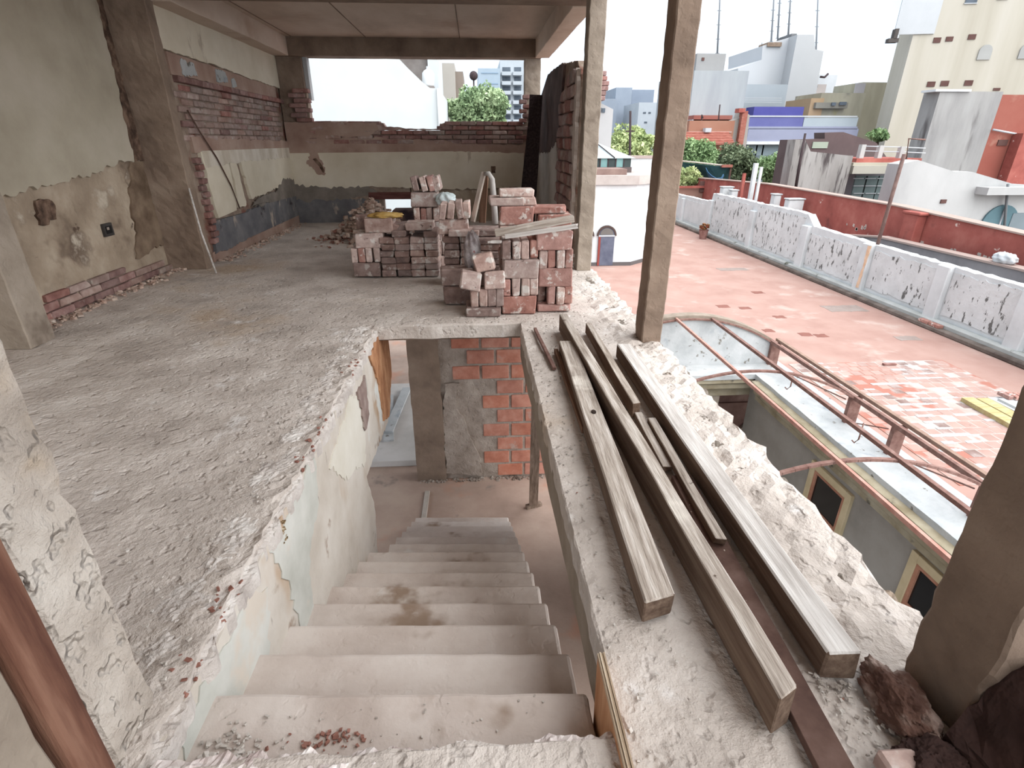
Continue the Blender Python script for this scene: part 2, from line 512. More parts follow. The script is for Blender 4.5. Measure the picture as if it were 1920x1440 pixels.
def upper_floor():
    st = 0.05
    xs = sorted(set([round(v, 4) for v in np.arange(-3.95, 1.381, st)] + [HX0, HX1, 1.38]))
    ys = sorted(set([round(v, 4) for v in np.arange(-1.2, 10.86, st)] + [HY0, HY1]))
    bm = bmesh.new()
    g = {}
    for i, x in enumerate(xs):
        for j, y in enumerate(ys):
            if HX0 < x < HX1 and HY0 < y < HY1:
                continue
            p = Vector((x, y, 0))
            z = 0.010 * mnoise.noise(p * 1.7) + 0.006 * mnoise.noise(p * 7)
            if x < HX0 and y < 4.4:                      # broken, crumbling lip above the stair wall
                d = (HX0 - x)
                k = max(0.0, 1 - d / 0.22)
                z += k * (0.03 * mnoise.noise(p * 9 + Vector((3, 0, 0))) - 0.008)
            if x > 1.08 and y < 5.6:                     # rough outer strip
                z += 0.022 * mnoise.noise(p * 11) + 0.012 * mnoise.noise(p * 25) + 0.012
            if HX1 <= x < 0.46:
                z += 0.008 * mnoise.noise(p * 22)
            g[i, j] = bm.verts.new((x, y, z))
    for i in range(len(xs) - 1):
        for j in range(len(ys) - 1):
            k = [(i, j), (i + 1, j), (i + 1, j + 1), (i, j + 1)]
            if all(q in g for q in k):
                cx, cy = (xs[i] + xs[i + 1]) / 2, (ys[j] + ys[j + 1]) / 2
                if HX0 < cx < HX1 and HY0 < cy < HY1:
                    continue
                bm.faces.new([g[q] for q in k])
    bm.edges.ensure_lookup_table()
    be = [e for e in bm.edges if e.is_boundary]
    for v in {v for e in be for v in e.verts}:
        p = v.co.copy()
        a = 0.026 if p.x < -0.5 else 0.012
        if p.x > 1.3:
            a = 0.05
        v.co += Vector((a * mnoise.noise(p * 8 + Vector((0, 0, 4))) + a * 0.6 * mnoise.noise(p * 26),
                        0.02 * mnoise.noise(p * 9 + Vector((5, 0, 0))), -0.006))
    r = bmesh.ops.extrude_edge_only(bm, edges=be)
    for v in [x for x in r['geom'] if isinstance(x, bmesh.types.BMVert)]:
        v.co.z = -0.11
    o = bmo('floor', bm, m_floor)
    return struct(o)


floor = upper_floor()
o = box('floor_underside', -3.95, HX0 - 0.03, -1.2, 10.85, -0.13, -0.109, m_conc_dk, floor)
o = box('floor_underside', HX1 + 0.03, 1.33, -1.2, 10.85, -0.13, -0.109, m_conc_dk, floor)
o = box('floor_underside', HX0 - 0.03, HX1 + 0.03, HY1 + 0.03, 10.85, -0.13, -0.109, m_conc_dk, floor)


def rough_strip(name, x0, x1, y0, y1, st, z, amp, m, droop, side, seed):
    """a densely modelled strip of broken concrete; `side` is the free, ragged side"""
    nx, ny = int((x1 - x0) / st), int((y1 - y0) / st)
    bm = bmesh.new()
    G = []
    for i in range(nx + 1):
        row = []
        for j in range(ny + 1):
            x, y = x0 + (x1 - x0) * i / nx, y0 + (y1 - y0) * j / ny
            q = Vector((x, y, seed))
            if side in '+-':
                t = i / nx if side == '+' else 1 - i / nx
            else:
                t = j / ny
            h = abs(mnoise.noise(q * 14)) * 0.35 + abs(mnoise.noise(q * 38)) * 0.55 + 0.35 * mnoise.noise(q * 75)
            zz = z + amp * (h - 0.25) * (0.35 + 0.65 * t) - droop * t ** 3
            e = t ** 2 * (0.035 * mnoise.noise(q * 7) + 0.02 * mnoise.noise(q * 23))
            zz -= 0.05 * max(0.0, 0.42 - t + 0.30 * mnoise.noise(q * 5) + 0.15 * mnoise.noise(q * 13))
            if side == '+':
                x += e
            elif side == '-':
                x -= e
            else:
                y += e
            row.append(bm.verts.new((x, y, zz)))
        G.append(row)
    for i in range(nx):
        for j in range(ny):
            bm.faces.new((G[i][j], G[i + 1][j], G[i + 1][j + 1], G[i][j + 1]))
    be = [e for e in bm.edges if e.is_boundary]
    r = bmesh.ops.extrude_edge_only(bm, edges=be)
    for v in [q for q in r['geom'] if isinstance(q, bmesh.types.BMVert)]:
        v.co.z = z - 0.10
    return bmo(name, bm, m, floor)


rough_strip('crumbling_edge', -1.12, -0.845, 0.84, 4.30, 0.0125, 0.006, 0.030, m_lip, 0.035, '+', 2.0)
rough_strip('rough_slab_edge', 1.11, 1.385, 0.98, 5.9, 0.011, 0.008, 0.030, M('scaly_beige_concrete', [(98, 89, 80), (122, 113, 104), (144, 136, 127)], scale=6, detail=8, bump=0.7, bscale=26, bdist=0.015, contrast=0.4, spots=[((150, 134, 118), 4, 0.62, 0.7)]), 0.03, '+', 5.0)
rough_strip('broken_landing_edge', -0.84, 0.335, 0.78, 0.875, 0.010, 0.004, 0.034, M('chalky_lime', [(178, 162, 158), (208, 197, 193), (228, 222, 218)], scale=14, bump=0.5), 0.02, 'y', 8.0)
sp = []
for k in range(260):
    sp.append((HX0 - abs(random.gauss(0, 0.20)) - 0.04, R(0.95, 4.2), 0.010, R(0.003, 0.009)))
for k in range(330):
    sp.append((R(0.36, 0.56) if R(0, 1) < 0.7 else R(0.5, 1.0), R(0.75, 4.2), 0.008, R(0.002, 0.007)))
for k in range(160):
    sp.append((R(-0.85, 0.9), R(4.3, 4.6), 0.006, R(0.003, 0.008)))
for k in range(200):
    sp.append((R(-3.1, -1.0), R(2.5, 6.6), 0.006, R(0.002, 0.006)))
chunks('crumbled_concrete', sp, m_grit, floor)
sp = []
for k in range(90):
    y = random.choice([R(2.2, 2.7), R(1.05, 1.2), R(1.3, 1.5), R(3.3, 3.6)])
    sp.append((HX0 + R(-0.05, 0.02), y, R(-0.03, 0.008), R(0.004, 0.012)))
for k in range(40):
    sp.append((R(0.4, 1.1), R(0.75, 4.4), 0.008, R(0.002, 0.006)))
chunks('red_brick_crumbs', sp, m_redgrit, floor)

# downstand beam that carries the slab along the right of the stair opening
o = box('stair_edge_beam', HX1 + 0.004, 0.56, 0.25, 4.29, -0.30, -0.09, m_conc, floor, cuts=0.12, amp=0.008)

# plastered wall under the slab on the left of the stair (broken off at its far end)
m_stairwall = M('stair_wall_plaster', [(184, 174, 162), (202, 194, 184), (214, 208, 200)], scale=2.0, detail=8, bump=0.35, bscale=9, bdist=0.02, contrast=0.4,
                spots=[((176, 146, 116), 1.3, 0.52, 0.66, (1, 1, 0.5)), ((216, 218, 214), 1.6, 0.58, 0.68), ((150, 156, 148), 2.4, 0.62, 0.72, (1, 1, 0.35)),
                       ((92, 78, 66), 7, 0.665, 0.72, (1, 1.4, 0.3)), ((150, 128, 110), 3.2, 0.60, 0.70)])
wall_stair = struct(prism('wall_stair', [(0.82, -0.035, 0.012), (4.72, -0.05, 0), (4.72, -0.62, 0.03), (4.35, -0.93, 0.04), (3.62, -0.86, 0.03), (3.34, -0.84, 0.03),
                                         (3.46, -1.25, 0.02), (3.33, -1.66, 0), (3.30, -1.85, 0), (0.82, -0.45, 0)], 'x', -1.02, -0.852, m_stairwall, jag=0, step=0.045, seed=5))
# later skim of smooth plaster, standing a little proud, with ragged edges
prism('plaster_skim', [(0.98, -0.10), (1.5, -0.06), (1.62, -0.18), (1.5, -0.42), (1.22, -0.36), (1.0, -0.28)], 'x', -0.853, -0.847,
      M('green_grey_skim', [(180, 180, 172), (196, 196, 189), (208, 207, 201)], scale=2, bump=0.3, bscale=9, spots=[((206, 196, 184), 2.2, 0.55, 0.66)]), wall_stair, jag=0.035, step=0.035, seed=9)
prism('plaster_skim', [(1.7, -0.08), (2.35, -0.05), (2.3, -0.3), (2.06, -0.42), (1.98, -0.72), (1.82, -0.7), (1.78, -0.3)], 'x', -0.853, -0.847,
      MATS['green_grey_skim'], wall_stair, jag=0.035, step=0.035, seed=12)
prism('plaster_skim', [(2.55, -0.25), (3.2, -0.12), (3.55, -0.3), (3.36, -0.72), (3.1, -0.62), (2.8, -0.5)], 'x', -0.853, -0.847,
      M('bright_plaster', [(206, 200, 186), (220, 216, 206)], scale=2, bump=0.3, bscale=9), wall_stair, jag=0.035, step=0.035, seed=15)
# old brick showing through at the far broken end
prism('broken_brickwork', [(3.85, -0.09), (4.7, -0.1), (4.71, -0.6), (4.4, -0.88), (4.12, -0.80), (4.1, -0.45)], 'x', -0.854, -0.838,
      M('orange_broken_clay', [(150, 104, 74), (176, 128, 94), (196, 152, 116)], scale=6, detail=8, bump=0.6, bscale=14, bdist=0.02, stretch=(1, 1.3, 0.8)), wall_stair, jag=0.025, step=0.04, seed=3)
prism('broken_brickwork', [(3.35, -0.16), (3.62, -0.15), (3.60, -0.46), (3.42, -0.50)], 'x', -0.854, -0.836, m_wallbrick, wall_stair, jag=0.03, step=0.04, seed=31)
sp = [(-0.85, 1.86 + R(-0.03, 0.03), -0.1 + R(-0.05, 0.05), R(0.006, 0.015)) for k in range(14)]
chunks('chipped_mortar', sp, M('brown_chips', [(70, 54, 42), (140, 116, 84), (216, 206, 186)], scale=30, bump=0), wall_stair)

# ------------------------------------------------------------------- staircase
stair = thing('staircase', 'bare concrete staircase going down through the opening in the floor slab', 'stairs', (-0.27, 2.8, ZL))
RIS, TRD = 0.17, 0.28
for n in range(1, 15):
    z = -RIS * n
    yn = 0.86 + TRD * n
    xl = -0.852 if n < 9 else -0.755
    xr = 0.312 - 0.003 * n
    bm = bmesh.new()
    add_box(bm, xl, xr, yn - TRD - 0.012, yn, max(z - 0.36, ZL), z)
    ed = [e for e in bm.edges if all(abs(v.co.z - z) < 1e-5 for v in e.verts) and (all(v.co.y > yn - 0.01 for v in e.verts) or all(v.co.x > xr - 0.01 for v in e.verts))]
    ed += [e for e in bm.edges if all(v.co.x > xr - 0.01 and v.co.y > yn - 0.01 for v in e.verts)]
    bmesh.ops.bevel(bm, geom=ed, offset=0.016, segments=2, affect='EDGES', profile=0.5)
    for k in range(1, 22):
        x = xl + (xr - xl) * k / 22
        bmesh.ops.bisect_plane(bm, geom=list(bm.verts) + list(bm.edges) + list(bm.faces), plane_co=(x, 0, 0), plane_no=(1, 0, 0))
    for k in range(1, 5):
        bmesh.ops.bisect_plane(bm, geom=list(bm.verts) + list(bm.edges) + list(bm.faces), plane_co=(0, yn - TRD * k / 5, 0), plane_no=(0, 1, 0))
    for v in bm.verts:
        v.co.y -= 0.06 * (v.co.x + 0.3)                       # the flight is a little out of square
    rough(bm, 0.004, 9.0, n * 1.3)
    bmo('step', bm, m_stair, stair)
sp = []
for k in range(60):
    sp.append((-0.45 + random.gauss(0, 0.05), 1.0 + random.gauss(0, 0.02), -0.166, R(0.003, 0.009)))
chunks('red_brick_crumbs', sp[:46], m_redgrit, stair)
sp = [(-0.72 + random.gauss(0, 0.06), 0.97 + random.gauss(0, 0.04), -0.165, R(0.003, 0.010)) for k in range(110)]
sp += [(R(-0.8, 0.2), R(0.9, 1.1), -0.167, R(0.002, 0.005)) for k in range(60)]
chunks('plaster_crumbs', sp, m_grit, stair)
# dark sheet added for the shaded gap beside the upper flight
prism('gap_shade_sheet', [(0.80, -0.32), (2.25, -1.20), (2.25, -1.75), (0.80, -0.95)], 'x', 0.285, 0.315, m_conc_dk, stair)

# ------------------------------------------------------------------- lower level
m_lowfloor = M('dusty_lower_floor', [(150, 130, 118), (172, 150, 137), (188, 168, 154)], scale=1.3, detail=8, bump=0.25, bscale=14, contrast=0.42,
               spots=[((184, 142, 122), 0.8, 0.54, 0.66), ((140, 128, 120), 1.9, 0.6, 0.7)])
floor_lower = struct(box('floor_lower', -5.2, 1.6, -1.2, 12.5, ZL - 0.16, ZL, m_lowfloor))
wall_lower_light_block = struct(box('wall_lower_light_block', 1.22, 1.33, 2.4, 4.5, ZL, -0.135, m_courtwall))  # unseen wall stub, added to keep side light off the lower floor
wall_lower = struct(box('wall_lower', -0.49, 1.22, 5.775, 5.93, ZL, -0.13, m_greymortar, cuts=0.1, amp=0.012))
box('pier', -0.83, -0.47, 5.74, 5.96, ZL, -0.13, m_conc_dk, wall_lower, cuts=0.09, amp=0.016)
prism('mortar_smear', [(-0.47, -2.45), (-0.02, -2.5), (-0.02, -2.3), (-0.12, -2.0), (-0.2, -1.72), (-0.3, -1.5), (-0.25, -1.2), (-0.42, -1.2), (-0.46, -1.6)], 'y', 5.745, 5.78, m_greymortar, wall_lower, jag=0.02, step=0.04, seed=2)
hb = None
for r in range(12):
    z0 = ZL + 0.03 + r * 0.195
    off = (0.0 if r % 2 else 0.172)
    for c in range(-2, 6):
        x0 = off + c * 0.345 + 0.02
        if r < 7 and x0 < -0.13 + 0.012 * r:
            continue
        if r >= 7 and x0 < -0.40:
            continue
        if x0 > 0.9:
            continue
        if hb is None:
            bm = bmesh.new()
            add_box(bm, 0, 0.315, -0.013, 0.05, 0, 0.165)
            bmesh.ops.bevel(bm, geom=list(bm.edges), offset=0.006, segments=1, affect='EDGES')
            rough(bm, 0.003, 14)
            hb = bpy.data.meshes.new('hollow_brick')
            bm.to_mesh(hb)
            bm.free()
            hb.materials.append(m_hollow)
        b = bpy.data.objects.new('hollow_brick', hb)
        COL.objects.link(b)
        b.parent = wall_lower
        b.location = (x0, 5.772 + R(-0.002, 0.004), z0)
# rubble fillet at the foot of that wall
chunks('mortar_droppings', [(R(-0.8, 1.2), 5.73 + R(-0.04, 0.03), ZL + 0.005, R(0.008, 0.03)) for k in range(120)], m_greymortar, wall_lower)
# next room of the lower level, seen past the pier
slabp = box('pale_screed_board', -3.6, -0.86, 6.10, 8.6, ZL, ZL + 0.09, M('pale_screed', [(176, 172, 168), (192, 188, 184), (204, 200, 197)], scale=1, bump=0.15, spots=[((150, 150, 150), 3, 0.64, 0.7)]), bevel=0.006)
tag(slabp, 'pale grey screed slab on the lower floor left of the orange brick wall', 'slab')
for k, (x, y, a) in enumerate(((-1.42, 7.35, 8), (-1.30, 7.55, -4))):
    bm = bmesh.new()
    add_box(bm, -0.07, 0.07, -0.75, 0.75, 0, 0.03, Matrix.Rotation(math.radians(a), 4, 'Z'))
    b = bmo('white_board', bm, m_whitewear)
    b.location = (x, y, ZL + 0.09 + 0.031 * k)
    tag(b, ('lower' if k == 0 else 'upper') + ' of two whitish boards lying on the pale slab below', 'board', 'whitish boards on the lower level')
box('kerb', -0.72, -0.66, 3.4, 5.5, ZL, ZL + 0.025, M('pale_cement_line', [(170, 160, 150), (186, 178, 170)], scale=5), floor_lower, bevel=0.005)

# prop under the stair-edge beam
t = thing('timber_prop', 'grey timber prop standing under the beam at the foot of the stairs', 'prop', (0.555, 5.15, ZL))
bm = bmesh.new()
bar_bm(bm, (0.585, 5.13, ZL), (0.56, 4.75, -0.135), 0.10, 0.045, Vector((0, 1, 0)))
bmo('post', bm, m_woodv, t)
bm = bmesh.new()
bar_bm(bm, (0.50, 5.10, ZL + 0.02), (0.68, 5.16, ZL + 0.02), 0.06, 0.04)
bmo('foot_block', bm, m_woodv, t)

# =================================================================== columns and beams of the new frame
def column(label, x0, x1, y0, y1, z0, z1, m, amp=0.007):
    o = box('concrete_column', x0, x1, y0, y1, z0, z1, m, None, bevel=0.008, cuts=0.05, amp=amp, freq=14)
    return tag(o, label, 'column', 'cast concrete columns of the upper storey')


column('nearest concrete column on the left, with rough chipped edge beside the stair head', -1.30, -0.915, 0.862, 1.035, -0.02, 2.97,
       M('pale_chipped_concrete', [(150, 140, 130), (178, 168, 158), (196, 188, 179)], scale=4, detail=9, bump=0.9, bscale=22, bdist=0.02, pits=0.8, pscale=18, contrast=0.4,
         spots=[((170, 150, 124), 1.3, 0.56, 0.68), ((204, 200, 194), 2.6, 0.6, 0.7)]), amp=0.016)
o = box('concrete_pier', -1.30, -0.92, 0.40, 0.762, -0.02, 2.97, m_conc, None, bevel=0.01, cuts=0.1, amp=0.01)
tag(o, 'grey concrete pier at the lower left corner, in front of the brown post', 'pier')
column('square concrete column against the left wall, nearest of the two there', -3.70, -3.29, 3.90, 4.15, 0, 2.97, m_conc)
column('dark concrete column against the left wall with a thin stick leaning on it', -3.70, -3.22, 6.60, 6.76, 0, 2.70, m_conc_dk, 0.011)
column('slender concrete column behind the brick pile at the open right edge', 1.17, 1.34, 6.24, 6.44, 0, 2.97, m_conc)
column('tall concrete column standing at the slab edge in front of the red terrace', 1.225, 1.375, 3.74, 3.93, 0, 2.97, m_conc_dk)
column('nearest concrete column on the right, beside the dark broken masonry', 1.19, 1.55, 0.79, 0.99, 0, 2.97, m_conc_dk, 0.012)
column('concrete column at the left end of the back window opening', -3.32, -2.87, 10.645, 10.88, 0, 2.70, m_conc_dk)
column('concrete column at the right end of the back window opening', 0.91, 1.19, 10.645, 10.88, 0, 2.70, m_conc)


def beam(label, x0, x1, y0, y1, z0, z1, m):
    o = box('concrete_beam', x0, x1, y0, y1, z0, z1, m, None, bevel=0.006, cuts=0.2, amp=0.006)
    return tag(o, label, 'beam', 'cast concrete beams under the ceiling')


beam('concrete beam over the back window opening', -3.32, 1.19, 10.54, 10.86, 2.69, 2.965, m_conc_dk)
beam('concrete beam along the top of the left wall', -3.6, -3.04, 6.75, 10.54, 2.69, 2.965, m_ceil)
beam('concrete beam along the open right side above the brick stub wall', 1.08, 1.32, 6.76, 10.54, 2.69, 2.965, m_ceil)
beam('concrete cross beam at the very top of the view', -3.7, 1.34, 6.46, 6.74, 2.70, 2.965, m_conc_dk)
wall_rear_light_block = struct(box('wall_rear_light_block', -0.5, 1.42, -1.5, -1.3, -0.1, 2.97, m_cream))  # unseen, added behind the camera to hold back light from there
ceiling = struct(box('ceiling', -3.95, 1.42, -1.3, 10.9, 2.962, 3.10, m_ceil))
for x in (-1.75, -0.2, -2.95 + 0.0):
    box('formwork_seam', x, x + 0.012, 6.8, 10.5, 2.955, 2.9625, m_conc_dk, ceiling)
box('formwork_seam', -3.0, 1.05, 8.05, 8.062, 2.955, 2.9625, m_conc_dk, ceiling)

# =================================================================== walls of the room
L_, W_, T_ = 0.30, 0.155, 0.068


def brick_mesh(l, w, h, m, seed, amp=0.006, bev=0.007):
    rs = random.Random(seed)
    bm = bmesh.new()
    add_box(bm, -l / 2, l / 2, -w / 2, w / 2, 0, h)
    for v in bm.verts:
        v.co += Vector((rs.uniform(-amp, amp), rs.uniform(-amp, amp), rs.uniform(-amp, amp) * 0.5))
    if rs.random() < 0.45:       # a chipped corner
        bm.verts.ensure_lookup_table()
        c = bm.verts[rs.randrange(8)].co.copy()
        cen = Vector((0, 0, h / 2))
        nrm = (c - cen)
        nrm = Vector((nrm.x / l, nrm.y / w, nrm.z / h)).normalized()
        g = bmesh.ops.bisect_plane(bm, geom=list(bm.verts) + list(bm.edges) + list(bm.faces), plane_co=cen + (c - cen) * rs.uniform(0.80, 0.9), plane_no=nrm, clear_outer=True)
        bmesh.ops.contextual_create(bm, geom=[e for e in g['geom_cut'] if isinstance(e, bmesh.types.BMEdge)])
    bmesh.ops.bevel(bm, geom=list(bm.edges), offset=bev, segments=1, affect='EDGES')
    bmesh.ops.recalc_face_normals(bm, faces=bm.faces)
    me = bpy.data.meshes.new('brick')
    bm.to_mesh(me)
    bm.free()
    me.materials.append(m)
    return me


WB = {k: [brick_mesh(0.27, 0.12, 0.064, mm, s + k0) for s in range(5)] for k, mm, k0 in (('old', m_wallbrick, 10), ('red', m_redbrick, 30))}
WH = {k: [brick_mesh(0.13, 0.12, 0.064, mm, s + k0) for s in range(4)] for k, mm, k0 in (('old', m_wallbrick, 50), ('red', m_redbrick, 70))}


def wall_brick(parent, x, y, z, rz, kind='old', half=False, tilt=0.0):
    b = bpy.data.objects.new('brick', random.choice((WH if half else WB)[kind]))
    COL.objects.link(b)
    b.parent = parent
    b.location = (x, y, z)
    b.rotation_euler = (R(-tilt, tilt), R(-tilt, tilt), rz + R(-0.02, 0.02))
    return b


# ---- left wall, nearer bay (behind the two columns)
wall_left = struct(box('wall_left', -3.95, -3.66, -1.2, 7.0, 0.0, 2.97, m_damp, cuts=0.14, amp=0.012))
prism('smooth_plaster', [(2.8, 2.96, 0), (2.8, 0.80, 0.03), (4.1, 0.98, 0.03), (4.75, 1.03, 0.03), (5.6, 1.10, 0.035), (6.2, 1.22, 0.03), (6.52, 1.20, 0.03), (6.6, 1.6, 0.03), (6.5, 2.2, 0.03), (6.58, 2.96, 0)],
      'x', -3.675, -3.628, m_cream, wall_left, step=0.05, seed=4)
prism('hole_shade_patch', [(4.86, 0.76), (5.06, 0.78), (5.08, 0.93), (4.9, 0.95)], 'x', -3.67, -3.640, M('dark_masonry_hole_shade', [(64, 50, 42), (98, 78, 66), (130, 108, 92)], scale=9, bump=0.6), wall_left, jag=0.03, step=0.03, seed=8)  # raised dark patch; the shade of a hole is put into its colour
prism('dark_ragged_strip', [(6.42, 1.2), (6.60, 1.2), (6.60, 2.95), (6.52, 2.95), (6.5, 2.2), (6.46, 1.7)], 'x', -3.67, -3.62, MATS['dark_masonry_hole_shade'], wall_left, jag=0.03, step=0.05, seed=19)  # dark ragged strip between the plaster and the column
prism('damp_render_patch', [(6.0, 0.25), (6.6, 0.3), (6.6, 1.2), (6.42, 1.28), (6.2, 0.9), (6.15, 0.5)], 'x', -3.67, -3.643, M('dark_damp_stain', [(92, 76, 62), (118, 100, 84), (140, 122, 104)], scale=3, bump=0.5), wall_left, jag=0.04, step=0.05, seed=18)
for r in range(3):
    for c in range(8):
        y = 4.48 + c * 0.285 + (0.14 if r % 2 else 0)
        if y > 6.5 or (r == 2 and R(0, 1) < 0.35):
            continue
        wall_brick(wall_left, -3.685 + R(-0.012, 0.012), y, 0.005 + r * 0.074, PI / 2, 'old' if R(0, 1) < 0.5 else 'red')
chunks('fallen_plaster', [(-3.6 + abs(random.gauss(0, 0.07)), R(4.3, 6.6), R(0.002, 0.02), R(0.008, 0.03)) for k in range(200)], m_rubble, wall_left)
bm = bmesh.new()
add_box(bm, -3.665, -3.636, 5.62, 5.76, 0.54, 0.66)
b = bmo('box_frame', bm, M('dark_grey_plastic', [(54, 50, 48), (72, 68, 66)], scale=6, bump=0.1), None)
eb = thing('electrical_box', 'small dark square electrical box set in the left wall', 'electrical box', (-3.65, 5.69, 0.6))
b.parent = eb
b.location = -Vector(eb.location)
box('box_cavity', -3.637, -3.632, 5.645, 5.735, 0.565, 0.635, M('cavity_black', [(24, 22, 22), (34, 31, 30)], scale=6, bump=0), eb)
box('broken_lip', -3.638, -3.628, 5.66, 5.69, 0.60, 0.625, m_greymortar, eb)

# ---- left wall, far bay: brick core with remains of plaster and paint
wall_left_far = struct(box('wall_left_far', -3.66, -3.335, 6.765, 10.86, 0.0, 2.70, m_mortar, cuts=0.2, amp=0.006))
F = wall_left_far
prism('upper_plaster', [(6.8, 2.695, 0), (6.8, 2.30, 0.012), (8.3, 2.28, 0.012), (9.4, 2.24, 0.012), (10.62, 2.22, 0), (10.62, 2.695, 0)], 'x', -3.34, -3.285, m_cream_lt, F, step=0.06, seed=21)
prism('stripped_render', [(7.0, 2.29, 0), (7.0, 2.07, 0.015), (8.4, 2.06, 0.015), (10.1, 2.04, 0.02), (10.45, 1.95, 0), (10.45, 2.23, 0)], 'x', -3.34, -3.312, m_pinkdust, F, step=0.06, seed=22)
for k, (y0, y1, z0, z1) in enumerate(((7.25, 7.62, 2.09, 2.24), (8.15, 8.5, 2.10, 2.24), (8.62, 8.78, 2.07, 2.18))):
    prism('paint_flake', [(y0, z0), (y1, z0 + 0.02), (y1 - 0.03, z1), (y0 + 0.02, z1)], 'x', -3.315, -3.304, m_whitewear, F, jag=0.02, step=0.03, seed=40 + k)
y = 7.05
while y < 10.5:
    wall_brick(F, -3.322, y + 0.135, 2.0 - 0.004 * (y - 7), PI / 2, 'red')
    y += 0.285
for r in range(8):
    for c in range(13):
        y = 7.12 + c * 0.282 + (0.14 if r % 2 else 0)
        if y > 10.5:
            continue
        wall_brick(F, -3.375 + R(-0.012, 0.014), y, 1.40 + r * 0.0745, PI / 2, 'old' if R(0, 1) < 0.85 else 'red')
prism('dusty_render', [(7.1, 1.44, 0.015), (7.1, 1.27, 0), (10.62, 1.25, 0), (10.62, 1.40, 0.015)], 'x', -3.34, -3.30, m_pinkdust, F, step=0.06, seed=23)
for k, pts in enumerate(([(7.24, 1.28, 0.03), (7.30, 0.62, 0), (7.34, 0.50, 0), (7.92, 0.53, 0.02), (7.98, 0.9, 0.01), (7.95, 1.28, 0)],
                         [(8.02, 1.28, 0.02), (8.03, 0.55, 0.02), (8.28, 0.56, 0.02), (8.25, 1.0, 0.03), (8.18, 1.28, 0)],
                         [(8.34, 1.28, 0.02), (8.42, 0.95, 0.03), (8.52, 0.62, 0.02), (9.3, 0.66, 0.03), (9.9, 0.70, 0.03), (10.62, 0.74, 0), (10.62, 1.26, 0)])):
    prism('cream_paint_layer', pts, 'x', -3.34, -3.292, m_cream_lt, F, step=0.05, seed=60 + k)
prism('weathered_band', [(7.27, 1.29, 0), (7.29, 1.10, 0.02), (8.7, 1.14, 0.03), (10.6, 1.13, 0), (10.6, 1.29, 0)], 'x', -3.30, -3.288, M('streaked_lime', [(190, 178, 160), (206, 196, 182), (218, 210, 198)], scale=4, bump=0.3, stretch=(1, 1, 0.4), spots=[((160, 136, 120), 4, 0.62, 0.7, (1, 1, 0.4))]), F, step=0.05, seed=64)
prism('grey_dado', [(7.05, 0.10, 0.02), (8.2, 0.12, 0.025), (10.62, 0.14, 0), (10.62, 0.52, 0.03), (9.8, 0.56, 0.03), (9.0, 0.50, 0.03), (8.3, 0.46, 0.03), (7.25, 0.48, 0)][::-1], 'x', -3.34, -3.296, m_base_grey, F, step=0.05, seed=65)
prism('cement_patch', [(8.45, 0.52, 0.03), (9.2, 0.5, 0.03), (10.62, 0.48, 0), (10.62, 0.78, 0.04), (10.0, 0.80, 0.04), (9.6, 0.64, 0.03), (8.8, 0.62, 0.03)][::-1], 'x', -3.30, -3.286, M('mid_grey_cement', [(118, 110, 102), (138, 130, 122)], scale=4, bump=0.3), F, step=0.05, seed=66)
prism('skirting_render', [(7.0, 0.0, 0), (10.62, 0.0, 0), (10.62, 0.14, 0.03), (7.0, 0.12, 0)], 'x', -3.34, -3.31, m_pinkdust, F, step=0.06, seed=67)
for r in range(13):
    wall_brick(F, -3.34, 7.12 + (0.05 if r % 2 else 0), 0.22 + r * 0.078, PI / 2, 'red', half=True)
chunks('fallen_plaster', [(-3.28 + abs(random.gauss(0, 0.08)), R(7.05, 10.4), R(0.002, 0.02), R(0.008, 0.032)) for k in range(220)], m_rubble, F)
cab = tube('wall_cable', [(-3.283, 7.12, 1.72), (-3.278, 7.3, 1.5), (-3.274, 7.6, 1.2), (-3.272, 7.85, 0.85), (-3.274, 7.98, 0.55)], 0.009, m_rustbar)
tag(cab, 'thin dark cable hanging down the stripped left wall', 'cable')

# ---- back wall, knocked down to sill height
wall_back = struct(box('wall_back', -3.34, -1.72, 10.62, 10.84, 0, 1.36, m_mortar, cuts=0.2, amp=0.006))
Bk = wall_back
box('masonry', -1.21, 1.15, 10.62, 10.84, 0, 1.36, m_mortar, Bk)
box('masonry', -1.74, -1.19, 10.62, 10.84, 0, 0.15, m_mortar, Bk)
box('masonry', -1.74, -1.19, 10.62, 10.84, 0.52, 1.36, m_mortar, Bk)
box('lintel', -1.98, -1.15, 10.59, 10.84, 0.41, 0.535, M('dark_red_timber', [(92, 58, 54), (116, 78, 72)], scale=5, bump=0.3, stretch=(0.6, 4, 4)), Bk, bevel=0.006)
for r in range(5):
    z = 1.355 + r * 0.0745
    for c in range(17):
        x = -3.2 + c * 0.282 + (0.14 if r % 2 else 0)
        if x > 1.0 or x < -3.0:
            continue
        if r >= 3 and -1.72 < x < -0.62:
            continue
        if r == 4 and (-0.62 < x < -0.55):
            continue
        for dy in (0.0, 0.115):
            wall_brick(Bk, x, 10.655 + dy + R(-0.012, 0.012), z, 0.0, 'old' if R(0, 1) < 0.45 else 'red')
prism('broken_render', [(-3.3, 1.70, 0.01), (-1.72, 1.69, 0.02), (-1.68, 1.58, 0.02), (-1.9, 1.47, 0.03), (-2.6, 1.45, 0.03), (-3.3, 1.44, 0)], 'y', 10.585, 10.605, m_pinkdust, Bk, step=0.06, seed=71)
prism('dusty_render', [(-3.3, 1.47, 0.02), (-1.2, 1.44, 0.03), (0.2, 1.36, 0.03), (0.95, 1.34, 0), (0.95, 1.15, 0), (-3.3, 1.18, 0)], 'y', 10.60, 10.63, m_pinkdust, Bk, step=0.05, seed=72)
